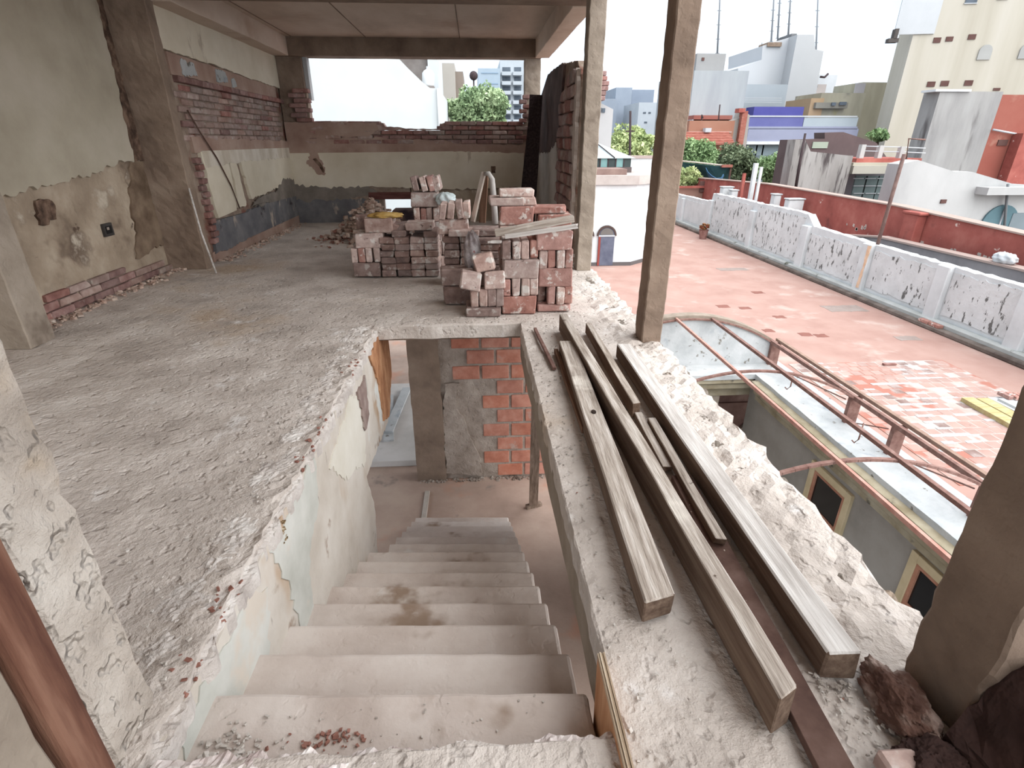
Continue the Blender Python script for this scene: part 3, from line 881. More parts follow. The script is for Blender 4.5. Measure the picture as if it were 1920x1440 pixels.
prism('cream_plaster_layer', [(-3.3, 1.20, 0.0), (-0.4, 1.23, 0.02), (0.9, 1.20, 0), (0.9, 0.60, 0.03), (-0.5, 0.58, 0.03), (-1.1, 0.60, 0.02), (-2.0, 0.64, 0.04), (-2.7, 0.62, 0.05), (-3.3, 0.68, 0)], 'y', 10.592, 10.63, m_cream_lt, Bk, step=0.05, seed=73)
prism('grey_cement_band', [(-3.3, 0.69, 0.04), (-2.0, 0.66, 0.04), (-1.8, 0.52, 0.04), (-2.4, 0.42, 0.05), (-3.3, 0.40, 0)], 'y', 10.597, 10.63, MATS['mid_grey_cement'], Bk, step=0.05, seed=74)
prism('flaking_dado', [(-3.3, 0.44, 0.04), (-2.4, 0.44, 0.05), (-1.8, 0.40, 0.02), (-1.76, 0.0, 0), (-3.3, 0.0, 0)], 'y', 10.60, 10.63, m_base_grey, Bk, step=0.05, seed=75)
prism('damp_dado', [(-1.15, 0.56, 0.03), (0.9, 0.57, 0), (0.9, 0.0, 0), (-1.18, 0.0, 0)], 'y', 10.60, 10.63, m_damp, Bk, step=0.05, seed=76)
prism('bared_render', [(-3.02, 1.02), (-2.84, 0.84), (-2.70, 0.86), (-2.74, 1.08), (-2.80, 1.26), (-2.92, 1.24)], 'y', 10.589, 10.60, m_pinkdust, Bk, jag=0.035, step=0.03, seed=70)
prism('dark_stain_gouge', [(-2.90, 1.10), (-2.80, 0.98), (-2.74, 0.87), (-2.72, 0.90), (-2.76, 1.02), (-2.84, 1.12)], 'y', 10.586, 10.60, MATS['dark_masonry_hole_shade'], Bk, jag=0.01, step=0.03, seed=77)
prism('dark_stain_gouge', [(0.30, 0.86), (0.38, 0.86), (0.38, 0.98), (0.30, 0.98)], 'y', 10.586, 10.60, MATS['dark_masonry_hole_shade'], Bk, jag=0.01, step=0.03, seed=78)
prism('broken_top_lip', [(-1.74, 1.70), (-1.6, 1.69), (-1.56, 1.63), (-1.30, 1.62), (-1.2, 1.60), (-0.62, 1.60), (-0.60, 1.67), (-0.45, 1.70), (-0.45, 1.58), (-1.7, 1.57)], 'y', 10.60, 10.80, m_wallbrick, Bk, jag=0.012, step=0.05, seed=79)
box('mortar_core', -3.25, -1.72, 10.64, 10.80, 1.36, 1.68, m_mortar, Bk)
box('mortar_core', -1.72, -0.60, 10.64, 10.80, 1.36, 1.56, m_mortar, Bk)
box('mortar_core', -0.60, 1.0, 10.64, 10.80, 1.36, 1.68, m_mortar, Bk)
box('mortar_core', -3.05, -2.84, 10.57, 10.68, 1.7, 2.2, m_mortar, Bk)
# toothed red brick left on both jambs of the opening
for r in range(7):
    wall_brick(Bk, -2.93 - (0.08 if r % 2 else 0.0), 10.59, 1.70 + r * 0.0745, 0, 'red')
for r in range(6):
    wall_brick(Bk, 0.88 + (0.06 if r % 2 else 0.0), 10.60, 1.70 + r * 0.0745, 0, 'red', half=True)
box('window_reveal', -2.868, -2.80, 10.70, 10.86, 2.05, 2.69, m_whitewear, Bk)

# ---- stub wall on the right, sloping top, tarred upper face
wall_right = struct(prism('wall_right', [(6.52, 0.0, 0), (6.52, 2.05, 0.02), (6.75, 2.20, 0.02), (8.0, 2.32, 0.015), (9.2, 2.33, 0.015), (10.52, 1.98, 0), (10.52, 0.0, 0)][::-1], 'x', 1.165, 1.32, m_mortar, step=0.06, seed=81))
Rw = wall_right
m_tar = M('tar_stained_render', [(66, 52, 50), (92, 74, 70), (118, 98, 92)], scale=2.2, detail=8, bump=0.4, bscale=14, contrast=0.42, spots=[((190, 180, 178), 5, 0.69, 0.73, (1, 1, 0.35)), ((50, 40, 46), 1.4, 0.56, 0.68)])
prism('tarred_render', [(10.5, 1.96, 0), (9.2, 2.31, 0.01), (8.0, 2.30, 0.01), (7.6, 2.27, 0.03), (7.75, 1.8, 0.04), (8.0, 1.4, 0.04), (8.8, 1.25, 0.04), (10.5, 1.2, 0)], 'x', 1.135, 1.17, m_tar, Rw, step=0.05, seed=82)
prism('white_plaster', [(10.5, 1.28, 0.03), (8.7, 1.30, 0.03), (8.1, 1.40, 0.03), (7.95, 0.9, 0.03), (7.9, 0.4, 0.03), (8.3, 0.30, 0.03), (8.9, 0.05, 0.0), (10.5, 0.0, 0)], 'x', 1.14, 1.17, M('grey_white_plaster', [(176, 168, 158), (194, 187, 178), (206, 200, 192)], scale=1.5, bump=0.2), Rw, step=0.05, seed=83)
WBig = [brick_mesh(0.30, 0.10, 0.125, m_redbrick if s % 2 else m_wallbrick, 90 + s, amp=0.014, bev=0.012) for s in range(6)]
for r in range(14):
    z = 0.22 + r * 0.136
    for c in range(4 if r < 13 else 2):
        b = bpy.data.objects.new('brick', WBig[(r * 2 + c) % 6])
        COL.objects.link(b)
        b.parent = Rw
        b.location = (1.172 + R(-0.02, 0.016), 6.70 + c * 0.32 + (0.09 if r % 2 else 0) + R(-0.02, 0.02), z)
        b.rotation_euler = (R(-0.04, 0.04), R(-0.05, 0.05), PI / 2 + R(-0.06, 0.06))
chunks('loose_mortar', [(1.15 + R(-0.06, 0.04), R(6.5, 6.9), 0.02 + abs(random.gauss(0, 0.10)), R(0.015, 0.04)) for k in range(90)], m_grit, Rw)
prism('white_mortar_edge', [(6.50, 0.5), (6.62, 0.52), (6.60, 1.1), (6.66, 1.6), (6.60, 2.12), (6.50, 2.1)], 'x', 1.12, 1.16, M('white_mortar', [(176, 164, 154), (206, 196, 188)], scale=8, bump=0.6), Rw, jag=0.03, step=0.05, seed=85)
# =================================================================== timbers lying on the slab strip
def plank(name, label, p0, p1, w, h, m, group='timbers lying on the slab beside the stairs', tilt=0.0, taper=0.0, cut=0.0, side=None):
    """a sawn timber from p0 (far end) to p1 (near end), centre-line of its underside; edges worn, ends splintered"""
    p0, p1 = Vector(p0), Vector(p1)
    d = p1 - p0
    ln = d.length
    bm = bmesh.new()
    add_box(bm, -w / 2, w / 2, 0, ln, 0, h)
    bmesh.ops.bevel(bm, geom=list(bm.edges), offset=min(w, h) * 0.06, segments=1, affect='EDGES')
    k = int(ln / 0.10)
    for i in range(1, k):
        bmesh.ops.bisect_plane(bm, geom=list(bm.verts) + list(bm.edges) + list(bm.faces), plane_co=(0, ln * i / k, 0), plane_no=(0, 1, 0))
    for v in bm.verts:
        q = Vector((v.co.x * 9, v.co.y * 2.2, v.co.z * 9 + len(label) % 7))
        if v.co.y > ln - 0.05:
            v.co.y += cut * (v.co.x / w) + 0.02 * mnoise.noise(q * 3)
        s = 1 + taper * (v.co.y / ln - 0.5)
        v.co.x = v.co.x * s + 0.004 * mnoise.noise(q)
        if v.co.z > h * 0.5:
            v.co.z += 0.003 * mnoise.noise(q + Vector((5, 5, 5)))
    me = bpy.data.meshes.new(name)
    bmesh.ops.recalc_face_normals(bm, faces=bm.faces)
    bm.to_mesh(me)
    bm.free()
    o = bpy.data.objects.new(name, me)
    me.materials.append(m)
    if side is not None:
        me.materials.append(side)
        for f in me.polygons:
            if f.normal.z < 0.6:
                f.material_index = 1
    COL.objects.link(o)
    o.location = p0
    o.rotation_mode = 'QUATERNION'
    o.rotation_quaternion = d.to_track_quat('Y', 'Z')
    tag(o, label, 'timber', group)
    return o


mk = M('knot_black', [(36, 26, 22), (60, 46, 38)], scale=20, bump=0)
FZ = 0.012
p = plank('short_beam', 'thick short timber beam with a dark knot hole, nearest the stair opening', (0.62, 3.55, FZ), (0.540, 1.205, FZ), 0.105, 0.095, m_wood, cut=0.02, side=m_woodside_shade)
bm = bmesh.new()
bmesh.ops.create_cone(bm, cap_ends=True, segments=14, radius1=0.016, radius2=0.016, depth=0.004)
kn = bmo('knot', bm, mk)
kn.parent = p
kn.location = (-0.005, 1.10, 0.0965)
kn.scale = (0.8, 1.3, 1)
plank('long_beam', 'long squared timber on edge, the second beam from the stair opening', (0.672, 4.06, FZ), (0.748, 0.845, FZ), 0.064, 0.135, m_wood, cut=0.03, side=m_woodside_shade)
plank('short_joist', 'short dark-sided joist end lying behind the long timber', (0.862, 3.98, FZ), (0.850, 2.56, FZ), 0.045, 0.083, m_wood, cut=0.0, side=m_woodside_shade)
plank('wide_plank', 'long pale grey plank farthest from the stairs, near the rough slab edge', (1.005, 3.45, FZ), (0.985, 0.965, FZ), 0.098, 0.100, m_woodgrey, cut=-0.01, side=m_woodside_shade)
plank('flat_bar', 'long flat brown bar running to the bottom of the picture', (0.885, 1.95, FZ), (0.815, 0.55, FZ), 0.085, 0.028, m_rustbar)
plank('batten', 'thin pale batten between the long timber and the flat brown bar', (0.905, 2.46, 0.022), (0.862, 1.49, 0.043), 0.040, 0.036, m_wood, side=m_woodside_shade)
plank('offcut', 'short brown timber offcut at the far end of the thin batten', (0.862, 2.56, FZ), (0.845, 2.02, FZ), 0.040, 0.030, m_wood, side=m_woodside_shade)
plank('reddish_stick', 'thin reddish stick near the far corner of the stair opening', (0.45, 4.08, FZ), (0.492, 3.24, FZ), 0.022, 0.022, m_rust)
plank('lath', 'thin brown lath tucked along the foot of the short beam', (0.545, 3.55, FZ), (0.535, 2.4, FZ), 0.028, 0.035, m_woodbrown)

# plywood strip standing on edge against the stair-edge beam
t = thing('plywood_offcut', 'orange plywood strip standing on edge beside the top of the stairs', 'board', (0.322, 0.8, -0.5))
bm = bmesh.new()
pts = [(0.40, -0.52), (1.02, -0.52), (1.065, 0.035), (0.40, 0.045)]
for x in (0.318, 0.338):
    for (y, z) in pts:
        bm.verts.new((x, y, z))
bm.verts.ensure_lookup_table()
for f in ((0, 1, 2, 3), (7, 6, 5, 4), (0, 4, 5, 1), (1, 5, 6, 2), (2, 6, 7, 3), (3, 7, 4, 0)):
    bm.faces.new([bm.verts[i] for i in f])
bmo('face_veneer', bm, m_ply, t)
for k in range(4):
    bm = bmesh.new()
    x0 = 0.3175 + 0.0055 * k
    add_box(bm, x0, x0 + 0.0045, 0.40, 1.067, 0.030, 0.046 + 0.004 * (k % 2))
    bmo('ply_layer', bm, m_plyedge, t)

# brown timber post in front of the near left column
t = box('timber_post', -1.05, -0.90, 0.768, 0.856, 0.0, 2.95, M('brown_post', [(84, 54, 44), (108, 74, 60), (128, 94, 78)], scale=5, bump=0.3, stretch=(4, 4, 0.4)), None, bevel=0.02, seg=3)
tag(t, 'dark brown rounded timber post at the lower left, in front of the near column', 'post')

# thin stick leaning on the dark column of the left wall
o = tube('thin_stick', [(-3.02, 6.36, 0.006), (-3.12, 6.44, 0.45), (-3.185, 6.53, 0.92)], 0.011, m_woodgrey)
tag(o, 'thin pale stick leaning against the dark column of the left wall', 'stick')

# ------------------------------------------------------------------- broken masonry at the lower right
m_shadowmas = M('shadow_brown_masonry', [(40, 28, 26), (62, 44, 40), (84, 62, 56)], scale=4, detail=8, bump=0.8, bscale=10, bdist=0.03, contrast=0.42, spots=[((206, 206, 204), 2.2, 0.66, 0.70), ((150, 120, 96), 5, 0.68, 0.72)])  # masonry brown with the shadow of this corner put into the colour
bm = bmesh.new()
add_box(bm, 1.13, 1.9, 0.28, 0.785, -0.02, 0.30)
for ax, k in ((0, 26), (1, 18), (2, 12)):
    for i in range(1, k):
        lo = (1.13, 0.28, -0.02)[ax]
        hi = (1.9, 0.785, 0.30)[ax]
        pc = [0, 0, 0]
        nn = [0, 0, 0]
        pc[ax] = lo + (hi - lo) * i / k
        nn[ax] = 1
        bmesh.ops.bisect_plane(bm, geom=list(bm.verts) + list(bm.edges) + list(bm.faces), plane_co=pc, plane_no=nn)
for v in bm.verts:
    f = (v.co.z + 0.02) / 0.32
    v.co.x += f * 0.10
rough(bm, 0.05, 5.0, 3.3)
rough(bm, 0.025, 17.0, 1.3)
rough(bm, 0.010, 45.0, 2.1)
for v in bm.verts:
    v.co.z = max(v.co.z, -0.03)
o = bmo('broken_masonry', bm, m_shadowmas)
tag(o, 'dark brown broken masonry at the foot of the near right column', 'masonry')


def clod(name, label, c, r, m, flat=0.6, seed=1, cat='rubble', group=None):
    bm = bmesh.new()
    g = bmesh.ops.create_icosphere(bm, subdivisions=5, radius=1.0)
    for v in bm.verts:
        q = v.co * 1.6 + Vector((seed, seed * 2, 0))
        k = 1 + 0.30 * mnoise.noise(q) + 0.16 * mnoise.noise(q * 3.1) + 0.10 * abs(mnoise.noise(q * 8)) + 0.05 * mnoise.noise(q * 19)
        v.co = Vector((v.co.x * r[0] * k, v.co.y * r[1] * k, max(v.co.z * r[2] * k, -r[2] * 0.55)))
    o = bmo(name, bm, m)
    o.location = (c[0], c[1], c[2] + r[2] * 0.55)
    tag(o, label, cat, group)
    return o


clod('brick_rubble_lump', 'reddish lump of broken brick between the grey plank and the near right column', (1.09, 0.87, 0.0), (0.06, 0.115, 0.062), M('brown_brick_lump', [(70, 48, 42), (100, 74, 64), (168, 150, 140)], scale=9, detail=8, bump=0.6, contrast=0.4), seed=2)
clod('brick_rubble_lump', 'brown lump of brick and mortar at the lower right, closest to the camera', (1.06, 0.72, 0.0), (0.075, 0.06, 0.055), m_shadowmas, seed=5)
o = box('pale_brick_piece', 0.93, 1.04, 0.66, 0.752, 0.006, 0.06, m_pilebrick, None, bevel=0.008, amp=0.004)
tag(o, 'pale piece of brick at the bottom edge beside the brown bar', 'brick')
chunks('grit', [(0.92 + abs(random.gauss(0, 0.10)), R(0.62, 1.0), 0.010, R(0.002, 0.008)) for k in range(220)], m_grit, floor)
# =================================================================== pile of salvaged bricks
PB = {k: [brick_mesh(L_, W_, T_, mm, s + k0, amp=0.009, bev=0.009) for s in range(8)] for k, mm, k0 in
      (('pale', m_pilebrick, 110), ('red', m_pilered, 130), ('dark', m_piledark, 150))}
PH = {k: [brick_mesh(0.17, W_, T_, mm, s + k0, amp=0.010, bev=0.010) for s in range(4)] for k, mm, k0 in
      (('pale', m_pilebrick, 170), ('red', m_pilered, 180), ('dark', m_piledark, 190))}
ORD = ['first', 'second', 'third', 'fourth', 'fifth', 'sixth', 'seventh', 'eighth', 'ninth', 'tenth']
GRP = 'salvaged bricks piled on the slab'


def pbrick(kind, x, y, z, col, label, dz=0.0, tilt=0.0, roll=0.0, half=False):
    """kind S: on edge, length across; H: on edge, end towards us; F: flat, length across; E: flat, end towards us. x = centre, y = front face, z = underside"""
    me = random.choice((PH if half else PB)[col])
    ll = 0.17 if half else L_
    o = bpy.data.objects.new('brick', me)
    COL.objects.link(o)
    j = lambda a: R(-a, a)
    if kind == 'S':
        o.rotation_euler = (PI / 2 + tilt, roll, dz + j(0.045))
        o.location = (x, y + T_, z + W_ / 2)
    elif kind == 'H':
        o.rotation_euler = (PI / 2 + roll, 0, PI / 2 + dz + j(0.035))
        o.location = (x - T_ / 2, y + ll / 2, z + W_ / 2)
    elif kind == 'F':
        o.rotation_euler = (tilt, roll, dz + j(0.06))
        o.location = (x, y + W_ / 2, z)
    else:
        o.rotation_euler = (roll, tilt, PI / 2 + dz + j(0.06))
        o.location = (x, y + ll / 2, z)
    tag(o, label, 'brick', GRP)
    return o


LOOK = {'pale': 'pale', 'red': 'red', 'dark': 'dark'}


def course(stack, n, kind, xs, y, z, cols, roll=0.0, behind=0):
    """one course of a stack; returns the height of its top"""
    what = {'S': 'brick on long edge', 'H': 'end-on upright brick', 'F': 'flat lengthwise brick', 'E': 'flat end-on brick'}[kind]
    cn = ORD[n - 1] + ' course up'
    for i, x in enumerate(xs):
        c = cols[i % len(cols)]
        pos = '' if len(xs) == 1 else ORD[i] + ' from left, '
        pbrick(kind, x, y + R(-0.014, 0.014), z + 0.002, c, f'{c} {what}, {pos}{cn}, {stack}', roll=roll)
        for b in range(behind):
            dep = (T_ if kind == 'S' else W_) + 0.006
            pbrick(kind, x + R(-0.006, 0.006), y + dep * (b + 1), z + 0.002, random.choice(cols), f'{ORD[b + 1]} brick back from the front, {cn}, {stack}')
    return z + (W_ if kind in 'SH' else T_) + 0.004


Z0 = 0.008
# right front stack
nm = 'right front stack'
z = course(nm, 1, 'F', [0.675], 4.56, Z0, ['red'], behind=1)
z = course(nm, 2, 'H', [0.645, 0.725, 0.795], 4.57, z, ['red', 'pale', 'red'])
pbrick('H', 0.565, 4.66, z - W_ - 0.002, 'dark', 'dark brick set back in the gap of the right front stack')
z = course(nm, 3, 'S', [0.675], 4.56, z, ['red'], behind=3)
z = course(nm, 4, 'H', [0.565, 0.640, 0.715, 0.790], 4.57, z, ['pale', 'red', 'pale', 'red'])
z = course(nm, 5, 'S', [0.655], 4.56, z, ['red'], behind=3)
zA = z
# middle front stack
nm = 'middle front stack'
z = course(nm, 1, 'S', [0.355], 4.52, Z0, ['red'], behind=3)
z = course(nm, 2, 'H', [0.245, 0.325, 0.410, 0.480], 4.53, z, ['red', 'pale', 'pale', 'pale'])
z = course(nm, 3, 'S', [0.370], 4.52, z, ['pale'], behind=3)
z = course(nm, 4, 'H', [0.245, 0.330, 0.405, 0.480], 4.54, z, ['dark', 'pale', 'pale', 'red'])
zB = z
# taller stack standing behind the middle one
nm = 'stack behind the middle one'
z = Z0
for n, k in enumerate('SHSH'):
    z = course(nm, n + 1, k, [0.36] if k == 'S' else [0.25, 0.325, 0.40, 0.475], 4.875, z, ['red', 'pale'], behind=3 if k == 'S' else 0)
z = course(nm, 5, 'F', [0.36], 4.88, z, ['pale'], behind=1)
z = course(nm, 6, 'S', [0.36], 4.88, z, ['red'], behind=3)
z = course(nm, 7, 'F', [0.27], 4.90, z, ['pale'], behind=1)
pbrick('E', 0.455, 4.91, z - T_, 'pale', 'pale brick lying flat at the right of the topmost bricks, stack behind the middle one', half=True)
z = course(nm, 8, 'F', [0.36], 4.95, z, ['pale'])
nm = 'stack behind the right one'
z = Z0
for n, k in enumerate('SHSHS'):
    z = course(nm, n + 1, k, [0.70] if k == 'S' else [0.59, 0.665, 0.74, 0.815], 4.885, z, ['red', 'pale'], behind=3 if k == 'S' else 0)
course(nm, 6, 'F', [0.66], 4.93, z, ['red'])
# low stack at the front left
nm = 'low front stack'
z = course(nm, 1, 'F', [0.045], 4.46, Z0, ['dark'], behind=1)
z = course(nm, 2, 'H', [-0.035, 0.04, 0.12, 0.185], 4.50, z, ['pale', 'pale', 'dark', 'dark'])
pbrick('S', -0.065, 4.485, z, 'pale', 'pale half brick tipped sideways at the left of the low front stack', roll=0.16, half=True)
pbrick('S', 0.145, 4.50, z, 'pale', 'pale half brick standing at the right of the low front stack', roll=-0.03, half=True)
pbrick('S', 0.055, 4.60, z + 0.015, 'dark', 'dark half brick between the two tipped halves, low front stack', half=True)
pbrick('S', 0.055, 4.535, z + W_ - 0.005, 'pale', 'pale broken brick lying tilted on top of the low front stack', roll=-0.25, half=True)
# dark bricks behind it on the left
nm = 'shadowed stack by the low front stack'
z = course(nm, 1, 'S', [-0.17], 4.85, Z0, ['dark'], behind=2)
z = course(nm, 2, 'S', [-0.19], 4.90, z, ['dark'], behind=2)
# long dark stack in the middle of the pile
nm = 'tall middle stack'
z = Z0
for n in range(7):
    z = course(nm, n + 1, 'E', [-0.26, -0.09], 5.62, z, ['dark', 'pale', 'dark'])
z = course(nm, 8, 'F', [-0.13], 5.56, z, ['pale'], behind=1)
pbrick('S', -0.23, 5.66, z - T_ + 0.002, 'pale', 'pale brick on its long edge at the left of the tall middle stack')
z = z - T_ + W_
for i, (x, rl) in enumerate(((-0.335, 0.20), (-0.255, 0.13), (-0.165, -0.14), (-0.095, -0.03))):
    pbrick('H', x, 5.62, z + 0.012, 'pale', f'{ORD[i]} from left of the leaning bricks on top of the tall middle stack', roll=rl)
# bricks to the right of it
nm = 'stack behind the leaning planks'
z = Z0
for n in range(8):
    z = course(nm, n + 1, 'F', [0.10], 5.55 + 0.01 * (n % 2), z, ['dark', 'pale'], behind=1)
# left front stack
nm = 'left front stack'
z = course(nm, 1, 'S', [-1.235], 6.04, Z0, ['dark'], behind=3)
z = course(nm, 2, 'H', [-1.355, -1.275, -1.195, -1.115], 6.05, z, ['pale', 'red', 'pale', 'pale'])
z = course(nm, 3, 'S', [-1.18], 6.05, z, ['pale'], roll=-0.03, behind=3)
z = course(nm, 4, 'S', [-1.06], 6.06, z, ['pale'], behind=3)
zF = z
pbrick('S', -1.20, 6.32, zF - W_, 'dark', 'dark brick at the back top of the left front stack')
# flat-laid stack beside it
nm = 'flat-laid stack'
z = Z0
for n in range(7):
    xs = [-0.99 + R(-0.01, 0.01), -0.82 + R(-0.01, 0.01), -0.66 + R(-0.008, 0.008), -0.50]
    z = course(nm, n + 1, 'E', xs if n != 6 else [-0.84, -0.50], 6.03 + (0.012 if n % 2 else 0), z, ['dark', 'dark', 'pale', 'pale'])
z = course(nm, 8, 'F', [-0.62], 6.03, z, ['pale'], behind=1)
for k, (x, zz, rl) in enumerate(((-0.90, 0.50, 0.22), (-0.78, 0.505, -0.12))):
    pbrick('E', x, 6.08, zz, 'dark', ('left' if k == 0 else 'right') + ' one of two tilted dark bricks on the flat-laid stack', roll=rl)
# tall stack behind it
nm = 'tall stack behind the flat-laid'
z = Z0
for n, k in enumerate('SHS'):
    z = course(nm, n + 1, k, [-0.56] if k == 'S' else [-0.67, -0.595, -0.52, -0.445], 6.37, z, ['pale', 'dark'], behind=3 if k == 'S' else 0)
z += 0.07
for x in (-0.66, -0.46):
    pbrick('E', x, 6.37, z - T_ - 0.002, 'pale', ('left' if x < -0.5 else 'right') + ' flat spacer brick in the tall stack behind the flat-laid one')
z = course(nm, 5, 'H', [-0.675, -0.60, -0.53, -0.455], 6.36, z, ['pale', 'red', 'pale', 'pale'])
z = course(nm, 6, 'S', [-0.575], 6.36, z, ['pale'], behind=3)
for i, (x, c) in enumerate(((-0.67, 'dark'), (-0.575, 'pale'), (-0.495, 'red'), (-0.43, 'pale'))):
    pbrick('H', x, 6.38, z + 0.006, c, f'{ORD[i]} from left of the leaning bricks on the highest stack', roll=-0.20)
nm = 'row right of the tall stack'
z = Z0
for n in range(3):
    z = course(nm, n + 1, 'H', [-0.375, -0.30], 6.40 + 0.02 * n, z, ['pale', 'pale'])

# boards on top of the front stacks
t = plank('grey_board', 'grey weathered board lying sloped across the top of the front brick stacks', (0.16, 4.62, 0.668), (0.815, 4.60, 0.785), 0.11, 0.05, m_wood, group=None)
t = plank('pale_batten', 'pale rounded batten lying in front of the grey board on the bricks', (0.235, 4.53, 0.660), (0.835, 4.52, 0.740), 0.035, 0.035, m_woodgrey, group=None)
o = prism('pale_sliver', [(0.09, 4.50), (0.20, 4.49), (0.21, 4.56), (0.13, 4.55)], 'z', 0.630, 0.645, m_woodgrey)
tag(o, 'pale splinter of wood sticking out left of the boards on the bricks', 'splinter')

# small leaning planks like a tripod behind the front stacks
t = plank('short_leaning_plank', 'left one of the short planks leaning together behind the bricks', (-0.03, 5.84, 0.62), (0.10, 5.98, 1.10), 0.05, 0.024, m_wood, group='short planks leaning together')
t = plank('short_leaning_plank', 'middle one of the short planks leaning together behind the bricks', (0.07, 5.94, 0.60), (0.11, 6.02, 1.06), 0.075, 0.024, m_woodbrown, group='short planks leaning together')
bm = bmesh.new()
tube_bm(bm, [(0.10, 5.93, 1.09), (0.14, 5.91, 1.095), (0.175, 5.90, 1.04), (0.19, 5.88, 0.85), (0.20, 5.84, 0.60)], [0.02, 0.025, 0.028, 0.03, 0.034], seg=8)
o = bmo('bent_strip', bm, M('grey_felt', [(150, 146, 142), (176, 172, 168)], scale=6), None, smooth=True)
tag(o, 'bent grey strip hanging over the short leaning planks', 'strip')

# dark boards leaning on the tarred wall
t = plank('dark_leaning_board', 'wide dark board leaning against the tarred stub wall', (0.80, 8.55, 0.01), (0.99, 9.45, 2.05), 0.20, 0.03, m_wooddark, group='dark boards leaning on the stub wall')
t = plank('dark_leaning_board', 'narrow dark board leaning left of the wide dark one', (0.68, 8.75, 0.01), (0.96, 9.62, 1.98), 0.08, 0.03, m_wooddark, group='dark boards leaning on the stub wall')


# plastic bags and cloth
def drape(name, label, cat, c, r, m, seed, fold=0.35):
    bm = bmesh.new()
    bmesh.ops.create_icosphere(bm, subdivisions=4, radius=1.0)
    for v in bm.verts:
        a = math.atan2(v.co.y, v.co.x)
        q = v.co * 2.2 + Vector((seed, 0, seed))
        k = 1 + fold * 0.5 * math.sin(a * 7 + 3 * v.co.z + seed) * (0.4 + 0.6 * abs(v.co.z)) + fold * 0.6 * mnoise.noise(q)
        v.co = Vector((v.co.x * r[0] * k, v.co.y * r[1] * k, max(v.co.z * r[2] * (1 + 0.3 * mnoise.noise(q * 1.7)), -r[2] * 0.8)))
    o = bmo(name, bm, m, None, smooth=True)
    o.location = (c[0], c[1], c[2] + r[2] * 0.8)
    tag(o, label, cat)
    return o


drape('plastic_bag', 'clouded white plastic bag caught beside the highest brick stack', 'bag', (-0.33, 6.34, 0.74), (0.115, 0.09, 0.075), m_poly, 3)
o = drape('plastic_bag', 'crumpled clear plastic bag with a red mark standing among the bricks', 'bag', (-0.045, 5.02, 0.31), (0.075, 0.07, 0.19), M('grey_clear_plastic', [(128, 116, 116), (166, 156, 156), (206, 200, 200)], scale=9, bump=0.6, rough=0.3, spec=0.5, spots=[((168, 60, 58), 5, 0.64, 0.68)]), 6)
drape('yellow_cloth', 'yellow cloth lying over the top of the left front brick stack', 'cloth', (-0.98, 6.14, zF - 0.012), (0.185, 0.10, 0.036), M('ochre_cloth', [(150, 118, 62), (178, 144, 82), (196, 166, 106)], scale=7, bump=0.4), 9)

# broken rubble heap at the back left of the pile
hp = thing('rubble_heap', 'heap of small broken brick and plaster beside the back wall', 'rubble heap', (-1.7, 8.7, 0))
hx, hy = -1.62, 8.75
sp = []
for k in range(520):
    a, d = R(0, 2 * PI), abs(random.gauss(0, 0.42))
    h = max(0.0, 0.62 * (1 - d / 0.9))
    sp.append((hx + math.cos(a) * d * 0.9, hy + math.sin(a) * d * 0.7, R(0.2, 1.0) * h + 0.01, R(0.02, 0.062)))
o = chunks('small_rubble', sp, m_rubble, hp)
sp = [(hx + random.gauss(0, 0.36), hy - 0.2 + random.gauss(0, 0.22), 0.03 + abs(random.gauss(0, 0.1)), R(0.02, 0.05)) for k in range(40)]
chunks('red_rubble', sp, m_redgrit, hp)
sp = [(hx - 0.55 + random.gauss(0, 0.16), hy - 0.2 + random.gauss(0, 0.2), 0.012, R(0.01, 0.035)) for k in range(60)]
chunks('red_rubble', sp, m_redgrit, hp)
# things in front of the hole in the back wall
o = box('dark_crate', -1.42, -0.98, 9.55, 9.95, 0.005, 0.33, m_tar, None, bevel=0.012)
tag(o, 'dark boxy crate standing in front of the hole in the back wall', 'crate')
bm = bmesh.new()
tube_bm(bm, [(-1.72, 9.6, 0.005), (-1.72, 9.6, 0.20), (-1.72, 9.6, 0.40)], [0.13, 0.14, 0.145], seg=18)
o = bmo('concrete_drum', bm, M('grey_drum', [(120, 112, 104), (150, 142, 134)], scale=5, bump=0.2), None, smooth=False)
tag(o, 'short grey drum beside the hole in the back wall', 'drum')
# =================================================================== roof terrace and light court on the right
ground = struct(box('ground', -80, 140, -30, 160, -8.4, -8.0, M('street_level', [(120, 114, 108), (140, 134, 128)], scale=0.3, bump=0)))
terrace = struct(box('terrace_floor', 5.72, 10.46, -4, 31, ZL - 0.35, ZL, m_tile))
box('terrace_bed', 1.6, 5.72, 9.35, 31, ZL - 0.35, ZL, m_tile, terrace)
# tiles that can be told apart nearest to us, each a piece
bm = bmesh.new()
add_box(bm, -0.093, 0.093, -0.093, 0.093, 0, 0.008)
bmesh.ops.bevel(bm, geom=[e for e in bm.edges if all(v.co.z > 0.004 for v in e.verts)], offset=0.004, segments=1, affect='EDGES')
tm = bpy.data.meshes.new('floor_tile')
bm.to_mesh(tm)
bm.free()
tm.materials.append(m_tilep)
bm = bmesh.new()
add_box(bm, -0.093, 0.093, -0.093, 0.093, 0, 0.008)
bmesh.ops.bevel(bm, geom=[e for e in bm.edges if all(v.co.z > 0.004 for v in e.verts)], offset=0.004, segments=1, affect='EDGES')
tm2 = bpy.data.meshes.new('floor_tile_grey')
bm.to_mesh(tm2)
bm.free()
tm2.materials.append(M('greyed_tile', alb=EXT, cols=[(150, 122, 114), (172, 146, 138), (196, 178, 172)], scale=4, bump=0.1, rand=0.12))
